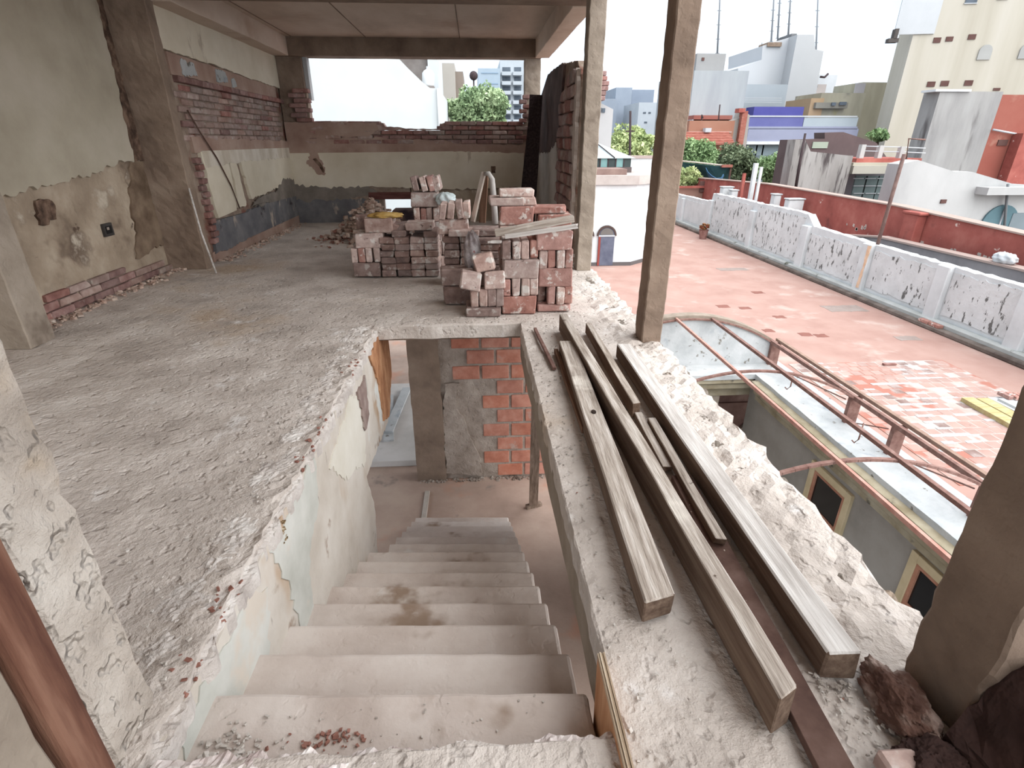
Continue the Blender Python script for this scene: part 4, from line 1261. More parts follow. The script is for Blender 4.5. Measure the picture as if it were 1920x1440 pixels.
m_joint = M('lime_residue', alb=EXT, cols=[(196, 176, 166), (214, 200, 192), (228, 218, 212)], scale=2.5, detail=8, bump=0.2, contrast=0.4, spots=[((196, 134, 118), 0.9, 0.50, 0.58)])
box('tile_joints', 5.98, 9.12, 5.2, 9.22, ZL, ZL + 0.0085, m_joint, terrace)
n = 0
for i in range(15):
    for j in range(20):
        x, y = 6.1 + i * 0.2 + (0.1 if j % 2 else 0.0), 5.3 + j * 0.2
        dn = mnoise.noise(Vector((x * 0.9, y * 0.9, 2.0)))
        dead = dn > 0.12 and R(0, 1) < 0.45
        if dn > 0.10 and R(0, 1) < 0.22:
            continue
        o = bpy.data.objects.new('floor_tile', tm2 if dead else tm)
        COL.objects.link(o)
        o.parent = terrace
        o.location = (x, y, ZL + 0.003 + R(-0.003, 0.001) )
# lime-white patches left on the tiles, and dull repairs farther off
m_lw = M('lime_white', alb=EXT, cols=[(206, 200, 198), (228, 224, 222)], scale=5, bump=0.2)
k = 0
while k < 70:
    x, y = R(6.1, 8.4), R(5.4, 9.3)
    if mnoise.noise(Vector((x * 0.9, y * 0.9, 2.0))) < 0.02:
        continue
    y = 5.2 + round((y - 5.2) / 0.2) * 0.2
    lx, ly = R(0.05, 0.22), R(0.02, 0.05)
    prism('lime_patch', [(x - lx, y - ly), (x + lx, y - ly), (x + lx, y + ly), (x - lx, y + ly)], 'z', ZL + 0.004, ZL + 0.0122 + 0.00004 * k, m_lw, terrace, jag=0.008, step=0.02, seed=200 + k)
    k += 1
for k, (x, y, rx, ry, mm) in enumerate(((9.45, 12.8, 0.5, 0.28, 'g'), (9.4, 10.5, 0.25, 0.14, 'g'), (7.3, 10.9, 0.14, 0.1, 'd'), (7.6, 10.8, 0.14, 0.1, 'd'), (8.0, 14.5, 0.16, 0.12, 'd'), (6.4, 13.2, 0.16, 0.12, 'd'), (6.9, 13.0, 0.14, 0.1, 'd'), (7.4, 12.2, 0.14, 0.1, 'd'), (6.6, 11.2, 0.12, 0.1, 'd'), (8.6, 17.5, 0.5, 0.2, 'g'))):
    prism('repair_patch', [(x - rx, y - ry), (x + rx, y - ry), (x + rx, y + ry), (x - rx, y + ry)], 'z', ZL, ZL + 0.004,
          M('cement_repair', alb=EXT, cols=[(168, 150, 142), (184, 168, 160)], scale=4, bump=0.2) if mm == 'g' else M('dull_tile', alb=EXT, cols=[(150, 100, 90), (164, 112, 100)], scale=4, bump=0.2), terrace, jag=0.03, step=0.06, seed=230 + k)

# ---- white parapet with piers, along the far side of the terrace
par = struct(prism('parapet_wall', [(4.0, ZL, 0), (4.0, -1.22, 0.02), (9.0, -1.2, 0.02), (13.0, -1.14, 0.02), (16.7, -1.06, 0), (17.15, -0.73, 0.02), (20.0, -0.72, 0.03), (24.6, -0.73, 0.03), (24.7, -1.1, 0.02), (31, -1.18, 0), (31, ZL, 0)],
                   'x', 10.62, 10.86, m_white, step=0.15, seed=91))
for k, (y, h, w) in enumerate(((28.0, -1.25, 0.30), (24.6, -1.02, 0.35), (20.6, -1.02, 0.35), (17.0, -1.06, 0.4), (14.0, -1.12, 0.36), (11.4, -1.16, 0.36), (9.3, -1.2, 0.36), (7.2, -1.2, 0.36))):
    box('pier', 10.50, 10.64, y - w / 2, y + w / 2, ZL, h, m_white, par, bevel=0.02, cuts=0.3, amp=0.01)
ys = [31, 28.0, 24.6, 20.6, 17.0, 14.0, 11.4, 9.3, 7.2, 4.2]
for k in range(len(ys) - 1):
    hi = ys[k] - 0.22
    lo = ys[k + 1] + 0.22
    top = -0.85 if 16.9 < hi < 24.6 else -1.27
    prism('blistered_panel', [(lo, ZL + 0.3), (hi, ZL + 0.3), (hi, top), (lo, top)], 'x', 10.606, 10.625, m_whitest if k > 2 or k == 2 else m_white, par, jag=0.04, step=0.15, seed=300 + k)
box('ledge', 10.44, 10.62, 4, 31, ZL, ZL + 0.20, M('mossy_whitewash', alb=EXT, cols=[(196, 198, 194), (216, 217, 214)], scale=2, bump=0.4, spots=[((110, 112, 98), 2.2, 0.58, 0.68)]), par, bevel=0.03)
box('kerb', 10.28, 10.46, 4, 31, ZL, ZL + 0.10, M('dark_mossy_kerb', alb=EXT, cols=[(104, 92, 86), (128, 116, 108), (150, 136, 128)], scale=2.5, bump=0.4), par, bevel=0.02)
prism('rust_streak', [(13.80, -1.15), (13.94, -1.16), (13.92, -1.7), (13.99, -2.3), (13.88, -2.3), (13.86, -1.7)], 'x', 10.486, 10.501, M('rust_stain', [(206, 170, 140), (220, 192, 166)], scale=6, bump=0.1), par, jag=0.02, step=0.06, seed=92)
o = tube('iron_pole', [(10.72, 13.9, -1.16), (10.74, 13.9, 0.0), (10.76, 13.9, 1.1)], 0.045, M('dull_pole', [(96, 76, 72), (120, 98, 92)], scale=6))
tag(o, 'rusty iron pole standing on the white parapet', 'pole')
# terracotta pot of cactus and bricks at the foot of the parapet
t = thing('potted_plant', 'small reddish potted plant at the foot of the white parapet', 'potted plant', (10.0, 23.6, ZL))
bm = bmesh.new()
tube_bm(bm, [(10.0, 23.6, ZL), (10.0, 23.6, ZL + 0.36), (10.0, 23.6, ZL + 0.40)], [0.15, 0.2, 0.22], 14)
bmo('pot', bm, m_redbrick, t)
chunks('flower_heads', [(10.0 + R(-0.2, 0.2), 23.6 + R(-0.2, 0.2), ZL + 0.45 + R(-0.06, 0.14), R(0.05, 0.1)) for k in range(22)], M('dark_red_plant', [(120, 40, 36), (84, 66, 40), (180, 120, 80)], scale=9, bump=0), t)
for k in range(2):
    o = box('loose_brick', 10.30, 10.43, 11.12 - 0.32 * k, 11.40 - 0.32 * k, ZL + 0.101, ZL + 0.17, m_pilered, None, bevel=0.006)
    tag(o, ('farther' if k == 0 else 'nearer') + ' of two loose bricks on the dark kerb of the terrace', 'brick', 'loose bricks on the kerb')

# ---- light court
court = struct(prism('wall_court', [(3.0, -8.0), (8.85, -8.0), (8.85, ZL - 0.12), (3.0, ZL - 0.12)][::-1], 'x', 5.10, 5.40, m_courtwall))
box('wall_core', 5.40, 5.72, -4, 9.35, -8.0, ZL - 0.01, m_courtwall, court)
box('wall_return', 5.10, 5.40, -4, 3.0, -8.0, ZL - 0.12, m_courtwall, court)


def court_cornice(x, y0, y1):
    prof = [(x - 0.02, -2.98), (x - 0.10, -2.92), (x - 0.10, -2.84), (x - 0.16, -2.78), (x - 0.16, -2.70), (x - 0.24, -2.62), (x - 0.24, -2.55), (x + 0.02, -2.52), (x + 0.02, -2.98)]
    k = len(prof)
    ysn = np.arange(y0, y1 + 0.01, 0.25)
    bm = bmesh.new()
    rings = []
    for y in ysn:
        rings.append([bm.verts.new((px + 0.006 * mnoise.noise(Vector((px * 5, y * 4, pz * 5))), y, pz + 0.008 * mnoise.noise(Vector((px, y * 5, pz))))) for px, pz in prof])
    for a, b in zip(rings[:-1], rings[1:]):
        for i in range(k):
            bm.faces.new((a[i], a[(i + 1) % k], b[(i + 1) % k], b[i]))
    bm.faces.new(rings[0])
    bm.faces.new(rings[-1][::-1])
    return bmo('cornice', bm, m_corn, court)


court_cornice(5.12, -4, 8.72)
box('cornice_top', 5.0, 5.74, -4, 9.25, -2.56, -2.46, m_whitewear, court, cuts=0.3, amp=0.012)
# far side of the court: cornice, lintel, shadowed opening and a back wall with an arch
cw = struct(box('wall_court_far', 1.6, 5.74, 8.86, 9.15, -3.00, -2.50, m_corn, cuts=0.3, amp=0.008))
box('cornice', 1.6, 5.1, 8.70, 8.88, -2.80, -2.68, m_corn, cw, bevel=0.02, cuts=0.3, amp=0.006)
box('cornice', 1.6, 5.0, 8.62, 8.90, -2.66, -2.56, m_corn, cw, bevel=0.02, cuts=0.3, amp=0.006)
box('ledge_top', 1.6, 5.74, 8.60, 9.2, -2.56, -2.47, m_whitewear, cw, cuts=0.3, amp=0.012)
box('jamb', 1.6, 4.55, 8.9, 9.15, -8.0, -3.0, m_conc, cw)
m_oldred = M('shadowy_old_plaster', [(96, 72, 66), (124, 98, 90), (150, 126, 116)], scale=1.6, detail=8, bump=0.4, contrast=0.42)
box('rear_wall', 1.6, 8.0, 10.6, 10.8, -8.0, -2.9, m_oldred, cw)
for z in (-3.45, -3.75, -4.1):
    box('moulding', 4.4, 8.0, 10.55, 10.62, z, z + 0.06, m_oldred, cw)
arc = [(6.55 + 0.62 * math.cos(a), -5.05 + 0.62 * math.sin(a)) for a in np.linspace(0, PI, 16)]
inn = [(6.55 + 0.5 * math.cos(a), -5.05 + 0.5 * math.sin(a)) for a in np.linspace(PI, 0, 16)]
prism('arch_moulding', arc + inn, 'y', 10.52, 10.62, m_conc, cw)
prism('arch_opening', [(6.55 + 0.5 * math.cos(a), -5.05 + 0.5 * math.sin(a)) for a in np.linspace(0, PI, 16)] + [(6.05, -8), (7.05, -8)], 'y', 10.585, 10.60, m_glass_dk, cw)


def court_window(n, y0, y1, z1, h):
    w = struct(thing(f'window_{n}', None, None, (5.08, (y0 + y1) / 2, z1 - h / 2)))
    z0 = z1 - h
    a = 0.11
    for nm, b in (('window_surround', (5.045, 5.12, y0, y0 + a, z0, z1)), ('window_surround', (5.045, 5.12, y1 - a, y1, z0, z1)), ('window_surround', (5.045, 5.12, y0 + a, y1 - a, z1 - a, z1)), ('window_surround', (5.04, 5.12, y0 - 0.03, y1 + 0.03, z0 - 0.06, z0))):
        box(nm, *b, m_frame, w, bevel=0.006)
    yi0, yi1, zi0, zi1 = y0 + a, y1 - a, z0, z1 - a
    f = 0.05
    mb = M('reddish_sash', [(150, 104, 84), (176, 130, 108)], scale=4, bump=0.1)
    for b in ((5.06, 5.11, yi0, yi0 + f, zi0, zi1), (5.06, 5.11, yi1 - f, yi1, zi0, zi1), (5.06, 5.11, yi0 + f, yi1 - f, zi1 - f, zi1), (5.06, 5.11, yi0 + f, yi1 - f, zi0, zi0 + f), (5.065, 5.11, yi0 + f, yi1 - f, (zi0 + zi1) / 2 - 0.02, (zi0 + zi1) / 2 + 0.02)):
        box('sash', *b, mb, w)
    box('pane', 5.085, 5.095, yi0 + f, yi1 - f, (zi0 + zi1) / 2 + 0.02, zi1 - f, m_glass_dk, w)
    box('pane', 5.085, 5.095, yi0 + f, yi1 - f, zi0 + f, (zi0 + zi1) / 2 - 0.02, m_glass_dk, w)


court_window(1, 5.72, 6.66, -3.05, 1.3)
court_window(2, 3.75, 4.62, -2.98 - 0.02, 1.3)

# ---- barrel-vault skylight frame over the court
sk = thing('skylight_frame', 'rusty iron barrel-vault skylight frame over the light court', 'skylight', (3.8, 6.0, ZL))


def arcz(x):
    return -1.55 - 0.185 * (x - 3.85) ** 2


for yb, r in ((9.08, 0.0), (6.68, 0.0), (4.38, 0.0), (2.1, 0.0)):
    bm = bmesh.new()
    xs = np.linspace(1.75, 5.46, 30)
    for a, b in zip(xs[:-1], xs[1:]):
        bar_bm(bm, (a, yb, arcz(a)), (b + 0.004, yb, arcz(b)), 0.045, 0.03)
    bmo('arch_rib', bm, m_rust, sk)
for nm, x, w in (('rail', 4.25, 0.05), ('rail', 3.58, 0.035), ('rail', 2.9, 0.035), ('rail', 2.2, 0.035)):
    bar(nm, (x, 1.2, arcz(x) + 0.02), (x, 9.1, arcz(x) + 0.02), w, 0.045, m_rust if x > 4 else M('pink_rust', [(164, 120, 108), (184, 144, 132)], scale=9), sk)
bar('gutter_rail', (5.46, 1.2, -2.02), (5.46, 9.15, -2.02), 0.05, 0.06, m_rust, sk)
bar('gutter_rail', (5.60, 1.2, -2.0), (5.60, 9.15, -2.0), 0.06, 0.05, M('grey_rust', [(132, 108, 96), (152, 128, 114)], scale=8), sk)
for yb in (9.05, 6.75, 5.85, 4.5, 2.6):
    box('post', 5.44, 5.62, yb - 0.035, yb + 0.035, -2.47, -2.04, m_rust, sk, bevel=0.004)
for (ya, yb) in ((9.0, 6.8), (6.7, 5.9), (5.8, 4.55)):
    bar('tie_rod', (5.42, ya, -2.42), (5.42, yb, -2.10), 0.015, 0.015, m_rust, sk)
    bar('tie_rod', (5.36, ya, -2.30), (5.40, yb, -2.34), 0.012, 0.012, m_rustbar, sk)
for yb in (7.6, 5.9):
    tube('hook', [(5.05, yb, -2.0), (5.05, yb, -2.25), (5.0, yb, -2.3), (4.96, yb, -2.26)], 0.01, m_rust, sk, seg=6)
# whitewashed end wall under the farthest rib
pts = [(1.75, -2.5), (5.46, -2.5)] + [(x, arcz(x) - 0.02) for x in np.linspace(5.46, 1.75, 26)]
ew = struct(prism('wall_skylight_end', pts, 'y', 9.10, 9.25, m_whitewear))
rim = [(x, arcz(x) - 0.02) for x in np.linspace(5.62, 1.7, 26)] + [(x, arcz(x) + 0.06) for x in np.linspace(1.7, 5.62, 26)]
prism('rim', rim, 'y', 9.12, 9.32, M('grey_rim', [(128, 116, 104), (150, 138, 126)], scale=4, bump=0.3), ew)

# ---- builder's stuff left on the terrace
for k, (dx, nm, mm, z, h, lab) in enumerate(((0.0, 'yellow_board', m_yellow, ZL + 0.012, 0.07, 'nearer of two yellow boards lying on the red terrace'), (0.27, 'yellow_board', m_yellow, ZL + 0.012, 0.05, 'second yellow board, beside the white sheets on the terrace'),)):
    bm = bmesh.new()
    add_box(bm, -0.10, 0.10, -2.2, 0, 0, h, Matrix.Rotation(math.radians(-2), 4, 'Z'))
    o = bmo(nm, bm, mm)
    o.location = (8.05 + dx, 7.45, z)
    tag(o, lab, 'board', 'yellow boards on the terrace')
for k in range(2):
    bm = bmesh.new()
    add_box(bm, -0.28, 0.28, -1.9, 0, 0, 0.035)
    o = bmo('white_sheet_board', bm, m_whitesheet)
    o.location = (8.74 + 0.06 * k, 7.5 - 0.12 * k, ZL + 0.012 + 0.037 * k)
    tag(o, ('lower' if k == 0 else 'upper') + ' of two white sheets stacked beside the yellow boards', 'sheet', 'white sheets on the terrace')
for k in range(3):
    o = box('hollow_red_brick', 8.62 + 0.10 * k, 8.70 + 0.10 * k, 7.30 - 0.03 * k, 7.52 - 0.03 * k, ZL + 0.087, ZL + 0.147, m_pilered, None, bevel=0.004)
    tag(o, f'{ORD[k]} from left of the red bricks weighing down the white sheets', 'brick', 'red bricks on the white sheets')
o = tube('wire_loop', [(8.6 + 0.22 * math.cos(a), 6.9, ZL + 0.09 + 0.2 * math.sin(a)) for a in np.linspace(0, PI, 14)], 0.008, m_wooddark, seg=6)
tag(o, 'thin wire hoop standing on the white sheets', 'wire')
o = box('broken_tile', 7.75, 8.0, 9.0, 9.06, ZL + 0.012, ZL + 0.05, m_redbrick, None, amp=0.01)
tag(o, 'broken red tile lying on the terrace beyond the yellow boards', 'tile')
clod('cement_lump', 'small grey cement lump on the terrace beside the near right column', (7.1, 5.6, ZL + 0.01), (0.10, 0.07, 0.06), m_greymortar, seed=4)
# =================================================================== neighbouring roofs and the city
def pbox(name, px0, py0, px1, py1, Y, depth, m, parent=None, zb=None, bevel=0.0):
    """a block whose camera-side face stands at depth Y and fills the measured outline"""
    pm = py0 * 0.6 + py1 * 0.4
    a, b = at(px0, pm, Y), at(px1, pm, Y)
    return box(name, a.x, b.x, Y, Y + depth, (at(px0, py1, Y).z if zb is None else zb), at(px0, py0, Y).z, m, parent, bevel=bevel)


def wins(parent, Y, cells, m, name='window', fm=None, d=0.05):
    for (px0, py0, px1, py1) in cells:
        a, b = at(px0, py0, Y), at(px1, py1, Y)
        w = box(name, a.x, b.x, Y - d, Y + 0.05, b.z, a.z, m, parent)
        if fm:
            t = (b.x - a.x) * 0.07
            box('frame', a.x - t, b.x + t, Y - d * 1.6, Y - d * 0.2, b.z - t, b.z, fm, w)


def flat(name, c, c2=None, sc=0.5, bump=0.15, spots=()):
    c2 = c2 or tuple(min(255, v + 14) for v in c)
    return M(name, [c, c2], alb=EXT, sat=0.8, scale=sc, detail=7, bump=bump, bscale=4, bdist=0.03, spots=spots, contrast=0.4)  # lowered saturation puts the haze over the city into these colours


m_win = flat('far_window', (92, 104, 118), (120, 134, 148), 1)
m_winred = flat('reddish_vent', (110, 72, 66), (130, 92, 84), 1)
m_rail = flat('pale_rail', (214, 220, 226))

# ---- white gable wall outside the back window, with what rises behind it
gb = thing('gable_building', 'big white gable wall filling the left of the back window', 'building', (-5, 18, -8))
Yg = 18.0
P = [at(px, py, Yg) for px, py in ((420, 40), (700, 70), (745, 107), (765, 128), (790, 152), (806, 165), (823, 166), (823, 262))]
prism('wall', [(P[0].x, -8)] + [(p.x, p.z) for p in P[:-1]] + [(P[-1].x, -8)], 'y', Yg, Yg + 6, M('bright_white_render', alb=EXT, cols=[(224, 232, 234), (234, 240, 241)], scale=0.6, detail=6, bump=0.1, bscale=3), gb)
a = at(819, 166, Yg)
box('corner_strip', a.x, P[-2].x + 0.06, Yg - 0.08, Yg, -8, a.z, m_white, gb)
bd = thing('stained_building', 'dark stained wall behind the white gable', 'building', (-2, 26, -8))
pbox('wall', 735, 60, 801, 175, 26, 5, M('stained_grey_wall', alb=EXT, cols=[(104, 96, 92), (132, 124, 120), (160, 154, 150)], scale=0.6, detail=8, bump=0.2, contrast=0.42), bd, zb=-8)
pbox('wall', 802, 84, 820, 180, 25.8, 4, flat('pale_blue_white', (218, 226, 232)), bd, zb=-8)
t = thing('water_tank', 'white round water tank on the roof behind the white gable', 'water tank', at(803, 165, 24.6))
c0, c1 = at(803, 162, 24.6), at(803, 138, 24.6)
rr = (at(815, 150, 24.6) - at(792, 150, 24.6)).x / 2
bm = bmesh.new()
tube_bm(bm, [c0, (c0.x, c0.y, c0.z + 0.05), (c1.x, c1.y, c1.z), (c1.x, c1.y, c1.z + 0.10), (c1.x, c1.y, c1.z + 0.16)], [rr * 0.92, rr, rr, rr * 0.7, rr * 0.25], 18)
bmo('tank_body', bm, m_white, t, smooth=True)
bm = bmesh.new()
tube_bm(bm, [(c1.x, c1.y, c1.z + 0.15), (c1.x, c1.y, c1.z + 0.25)], rr * 0.3, 12)
bmo('lid', bm, m_whitewear, t)
box('stand', c0.x - rr, c0.x + rr, c0.y - rr, c0.y + rr, -8, c0.z, flat('tank_stand', (150, 140, 136)), t)
bb = thing('beige_building', 'plain beige block rising behind the tree in the back window', 'building', (-1, 34, -8))
pbox('wall', 820, 118, 853, 200, 34, 6, flat('beige_wall', (188, 182, 172)), bb, zb=-8)
pbox('wall', 853, 134, 869, 200, 35, 5, flat('brown_side', (150, 136, 124)), bb, zb=-8)

ap = thing('apartment_block', 'tall pale blue apartment block with balconies seen through the back window', 'building', (3, 70, -8))
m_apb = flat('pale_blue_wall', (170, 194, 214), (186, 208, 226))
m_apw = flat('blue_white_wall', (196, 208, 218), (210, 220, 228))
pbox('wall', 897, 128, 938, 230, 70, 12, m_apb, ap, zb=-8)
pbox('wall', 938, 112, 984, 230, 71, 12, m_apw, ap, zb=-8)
for r in range(6):
    y0 = 126 + r * 18
    for c in (0, 1):
        x0 = 941 + c * 21
        pbox('balcony', x0, y0 + 8, x0 + 17, y0 + 15, 70.2, 0.8, m_apw, ap)
    wins(ap, 71, [(942, y0, 957, y0 + 8), (964, y0, 977, y0 + 8)], m_win)
for r in range(4):
    wins(ap, 70, [(902, 136 + r * 20, 934, 138 + r * 20)], flat('blue_band', (140, 172, 200)), name='band')
for x in (941, 953, 966):
    pbox('roof_tank', x, 116, x + 9, 127, 72, 3, m_apb, ap)
o = tube('satellite_dish', [at(887, 142, 40), at(887.6, 142, 40.1), at(888, 142, 40.2)], [0.12, 0.25, 0.28], m_wooddark, seg=14)
tag(o, 'small dark satellite dish beside the blue apartment block', 'satellite dish')
o2 = tube('mast', [(o.location.x + at(888, 142, 40).x, 40.2, -8), at(888, 143, 40.2)], 0.05, m_wooddark, o)

# ---- trees
def leaves(name, c, rad, n, m, parent, leaf=0.16, lumps=14, seed=1):
    rg = np.random.default_rng(seed)
    C = rg.normal(0, 1, (lumps, 3))
    C /= np.linalg.norm(C, axis=1)[:, None]
    C *= rg.uniform(0.25, 0.82, (lumps, 1))
    lr = rg.uniform(0.18, 0.36, lumps)
    which = rg.integers(0, lumps, n)
    d = rg.normal(0, 1, (n, 3))
    d /= np.linalg.norm(d, axis=1)[:, None]
    P = C[which] + d * (lr[which] * rg.uniform(0.1, 1.15, n) ** 0.6)[:, None]
    loose = rg.random(n) < 0.25
    P[loose] = (d * (rg.uniform(0.15, 1.0, n) ** 0.5)[:, None])[loose]
    for i in np.nonzero(loose)[0]:
        P[i] *= 0.74 + 0.55 * mnoise.noise(Vector(d[i]) * 2.1 + Vector((seed, 0, 0)))
    P = np.array(c)[None] + P * np.array(rad)[None]
    u = rg.normal(0, 1, (n, 3))
    u /= np.linalg.norm(u, axis=1)[:, None]
    w = np.cross(u, rg.normal(0, 1, (n, 3)))
    w /= np.linalg.norm(w, axis=1)[:, None]
    s = leaf * rg.uniform(0.6, 1.3, n)[:, None]
    V = np.stack([P - u * s, P + w * s * 0.5, P + u * s, P - w * s * 0.5], axis=1).reshape(-1, 3)
    me = bpy.data.meshes.new(name)
    me.vertices.add(4 * n)
    me.vertices.foreach_set('co', (V - np.array(origin_of(parent))[None]).astype(np.float32).ravel())
    me.loops.add(4 * n)
    me.loops.foreach_set('vertex_index', np.arange(4 * n, dtype=np.int32))
    me.polygons.add(n)
    me.polygons.foreach_set('loop_start', np.arange(0, 4 * n, 4, dtype=np.int32))
    me.polygons.foreach_set('loop_total', np.full(n, 4, dtype=np.int32))
    me.update(calc_edges=True)
    me.materials.append(m)
    o = bpy.data.objects.new(name, me)
    COL.objects.link(o)
    o.parent = parent
    o['kind'] = 'stuff'
    return o


def tree(name, label, px0, py0, px1, py1, Y, n, m, leaf, group='trees among the houses', zb=-8.0, deep=1.0, seed=1):
    a, b = at(px0, py0, Y), at(px1, py1, Y)
    c = (a + b) / 2
    rad = ((b.x - a.x) / 2 * 0.86, (b.x - a.x) / 2 * 0.8 * deep, (a.z - b.z) / 2 * 0.86)
    t = thing(name, label, 'tree', (c.x, Y, zb), group)
    leaves('foliage', c, rad, n, m, t, leaf, 34, seed)
    tube('trunk', [(c.x, Y, zb), (c.x + 0.1, Y, (zb + c.z) / 2), (c.x, Y, c.z)], [0.16, 0.13, 0.07], m_bark, t)
    for k in range(4):
        e = c + Vector((R(-0.6, 0.6) * rad[0], R(-0.5, 0.5) * rad[1], R(0.1, 0.6) * rad[2]))
        tube('branch', [(c.x, Y, c.z - 0.5 * rad[2]), (c + e) / 2, e], [0.07, 0.05, 0.02], m_bark, t, seg=6)
    return t


tree('leafy_tree', 'bright green tree in the right half of the back window', 815, 142, 972, 262, 24, 34000, m_leaf, 0.085, seed=11)
tree('leafy_tree', 'yellow-green tree behind the white hut', 1098, 222, 1240, 345, 36, 22000, m_leaf2, 0.13, seed=12)
tree('leafy_tree', 'olive tree in front of the red-roofed house, left of the chimney', 1262, 240, 1345, 352, 36, 16000, m_leaf, 0.11, seed=13)
tree('leafy_tree', 'dark bushy tree below the red chimney', 1325, 262, 1432, 368, 38.5, 16000, m_leaf3, 0.11, seed=14)
tree('leafy_tree', 'light green tree in front of the violet house, left of the stained wall', 1410, 268, 1512, 366, 36, 16000, m_leaf, 0.11, seed=15)
tree('leafy_shrub', 'low green shrub beside the blue hammock', 1262, 306, 1316, 360, 32.75, 6000, m_leaf2, 0.10, group='shrubs', seed=16, deep=0.5)
tree('leafy_shrub', 'ivy-like shrub on the roof below the beige tower', 1625, 240, 1668, 268, 35, 1500, m_leaf, 0.16, group='shrubs', seed=17, zb=0.0)

# ---- white hut with arched doors on the terrace
hut = thing('terrace_hut', 'white rendered hut with arched doors standing on the red terrace', 'hut', (4.6, 18.6, ZL))
zt = 0.10
pl = [(3.0, 18.35), (5.30, 18.35), (5.95, 18.95), (5.95, 22.0), (3.0, 22.0)]
prism('wall', pl, 'z', ZL + 0.11, zt, m_white, hut)
prism('plinth', [(2.97, 18.32), (5.32, 18.32), (5.99, 18.93), (5.99, 22.0), (2.97, 22.0)], 'z', ZL, ZL + 0.12, flat('dark_plinth', (110, 104, 104)), hut)
prism('cornice', [(2.9, 18.25), (5.34, 18.25), (6.06, 18.9), (6.06, 22.1), (2.9, 22.1)], 'z', zt, zt + 0.28, M('pinkish_cornice', alb=EXT, cols=[(206, 194, 188), (222, 212, 206)], scale=2, bump=0.2), hut)
box('roof_kerb', 3.0, 5.0, 18.6, 19.85, zt + 0.28, zt + 0.46, M('brown_kerb', [(120, 98, 92), (140, 118, 110)], scale=2), hut)


def arched_door(x0, x1, zbs, zt_, label):
    d = thing('door_%d' % (1 if x0 > 3.9 else 2), None, None, ((x0 + x1) / 2, 18.3, zbs), kind='structure')
    cx, r = (x0 + x1) / 2, (x1 - x0) / 2
    pts = [(x0, zbs), (x1, zbs)] + [(cx + r * math.cos(a), zt_ - r + r * math.sin(a)) for a in np.linspace(0, PI, 14)]
    prism('door_leaf', pts, 'y', 18.31, 18.36, M('slate_blue_door', [(84, 88, 104), (104, 108, 124)], scale=3, bump=0.1), d)
    i2 = [(cx + r * math.cos(a), zt_ - r + r * math.sin(a)) for a in np.linspace(0, PI, 14)]
    o2 = [(cx + (r + 0.06) * math.cos(a), zt_ - r + (r + 0.06) * math.sin(a)) for a in np.linspace(PI, 0, 14)]
    prism('arch_trim', i2 + o2, 'y', 18.28, 18.37, flat('dark_trim', (96, 74, 68)), d)
    box('transom', x0, x1, 18.285, 18.32, zt_ - r - 0.03, zt_ - r + 0.02, m_rail, d)
    box('red_edge', x0, x0 + 0.07, 18.285, 18.32, zbs, zt_ - r - 0.03, flat('door_red', (170, 66, 54)), d)
    prism('fanlight', [(cx + (r - 0.05) * math.cos(a), zt_ - r + 0.03 + (r - 0.05) * math.sin(a)) for a in np.linspace(0, PI, 14)], 'y', 18.295, 18.31, flat('fan_glass', (130, 124, 120)), d)


arched_door(4.13, 4.68, ZL + 0.02, ZL + 1.30, '')
arched_door(3.42, 3.92, ZL + 0.02, ZL + 1.26, '')
# pyramid roof lantern behind the hut front
ln = thing('glass_lantern', 'pyramid glass roof lantern with teal panes on the hut', 'roof lantern', (4.1, 20.5, zt + 0.28))
lb, lt2 = at(1100, 330, 20.5), at(1176, 295, 20.5)
xa, xb, zb_, zm = 3.0, at(1176, 320, 20.5).x, zt + 0.46, at(1120, 296, 20.5).z
ztp = at(1110, 262, 20.5).z
for k, x in enumerate(np.linspace(xa, xb, 10)[:-1]):
    dx = (xb - xa) / 9
    box('pane', x + 0.02, x + dx - 0.02, 20.02, 20.05, zb_, zm, flat('teal_glass', (120, 176, 176), (150, 200, 198)) if k % 2 else flat('dark_teal', (70, 84, 84)), ln)
    box('mullion', x - 0.02, x + 0.02, 20.0, 20.07, zb_, zm, m_wooddark, ln)
cxm = (xa + xb) / 2 - 0.1
v = [(xa - 0.1, 19.95, zm), (xb + 0.12, 19.95, zm), (xb + 0.12, 21.8, zm), (xa - 0.1, 21.8, zm), (cxm, 20.9, ztp)]
pyd('glass_roof', v, [(0, 1, 4), (1, 2, 4), (2, 3, 4), (3, 0, 4), (3, 2, 1, 0)], flat('pale_glass_roof', (196, 212, 216)), ln)
for t_ in (0.25, 0.5, 0.75):
    x = xa + (xb - xa) * t_
    tube('glazing_bar', [(x, 19.94, zm + 0.02), (cxm + (x - cxm) * 0.1, 20.8, ztp)], 0.018, m_wooddark, ln, seg=6)
box('lantern_curb', xa - 0.05, xb + 0.02, 20.0, 21.8, zt + 0.28, zb_, flat('lantern_curb', (112, 96, 94)), ln)
wh = struct(pbox('wall_white_far', 1172, 296, 1240, 360, 22.5, 0.3, m_white, None, zb=ZL))
pbox('coping', 1172, 292, 1240, 297, 22.45, 0.4, flat('pink_coping', (200, 176, 168)), wh)

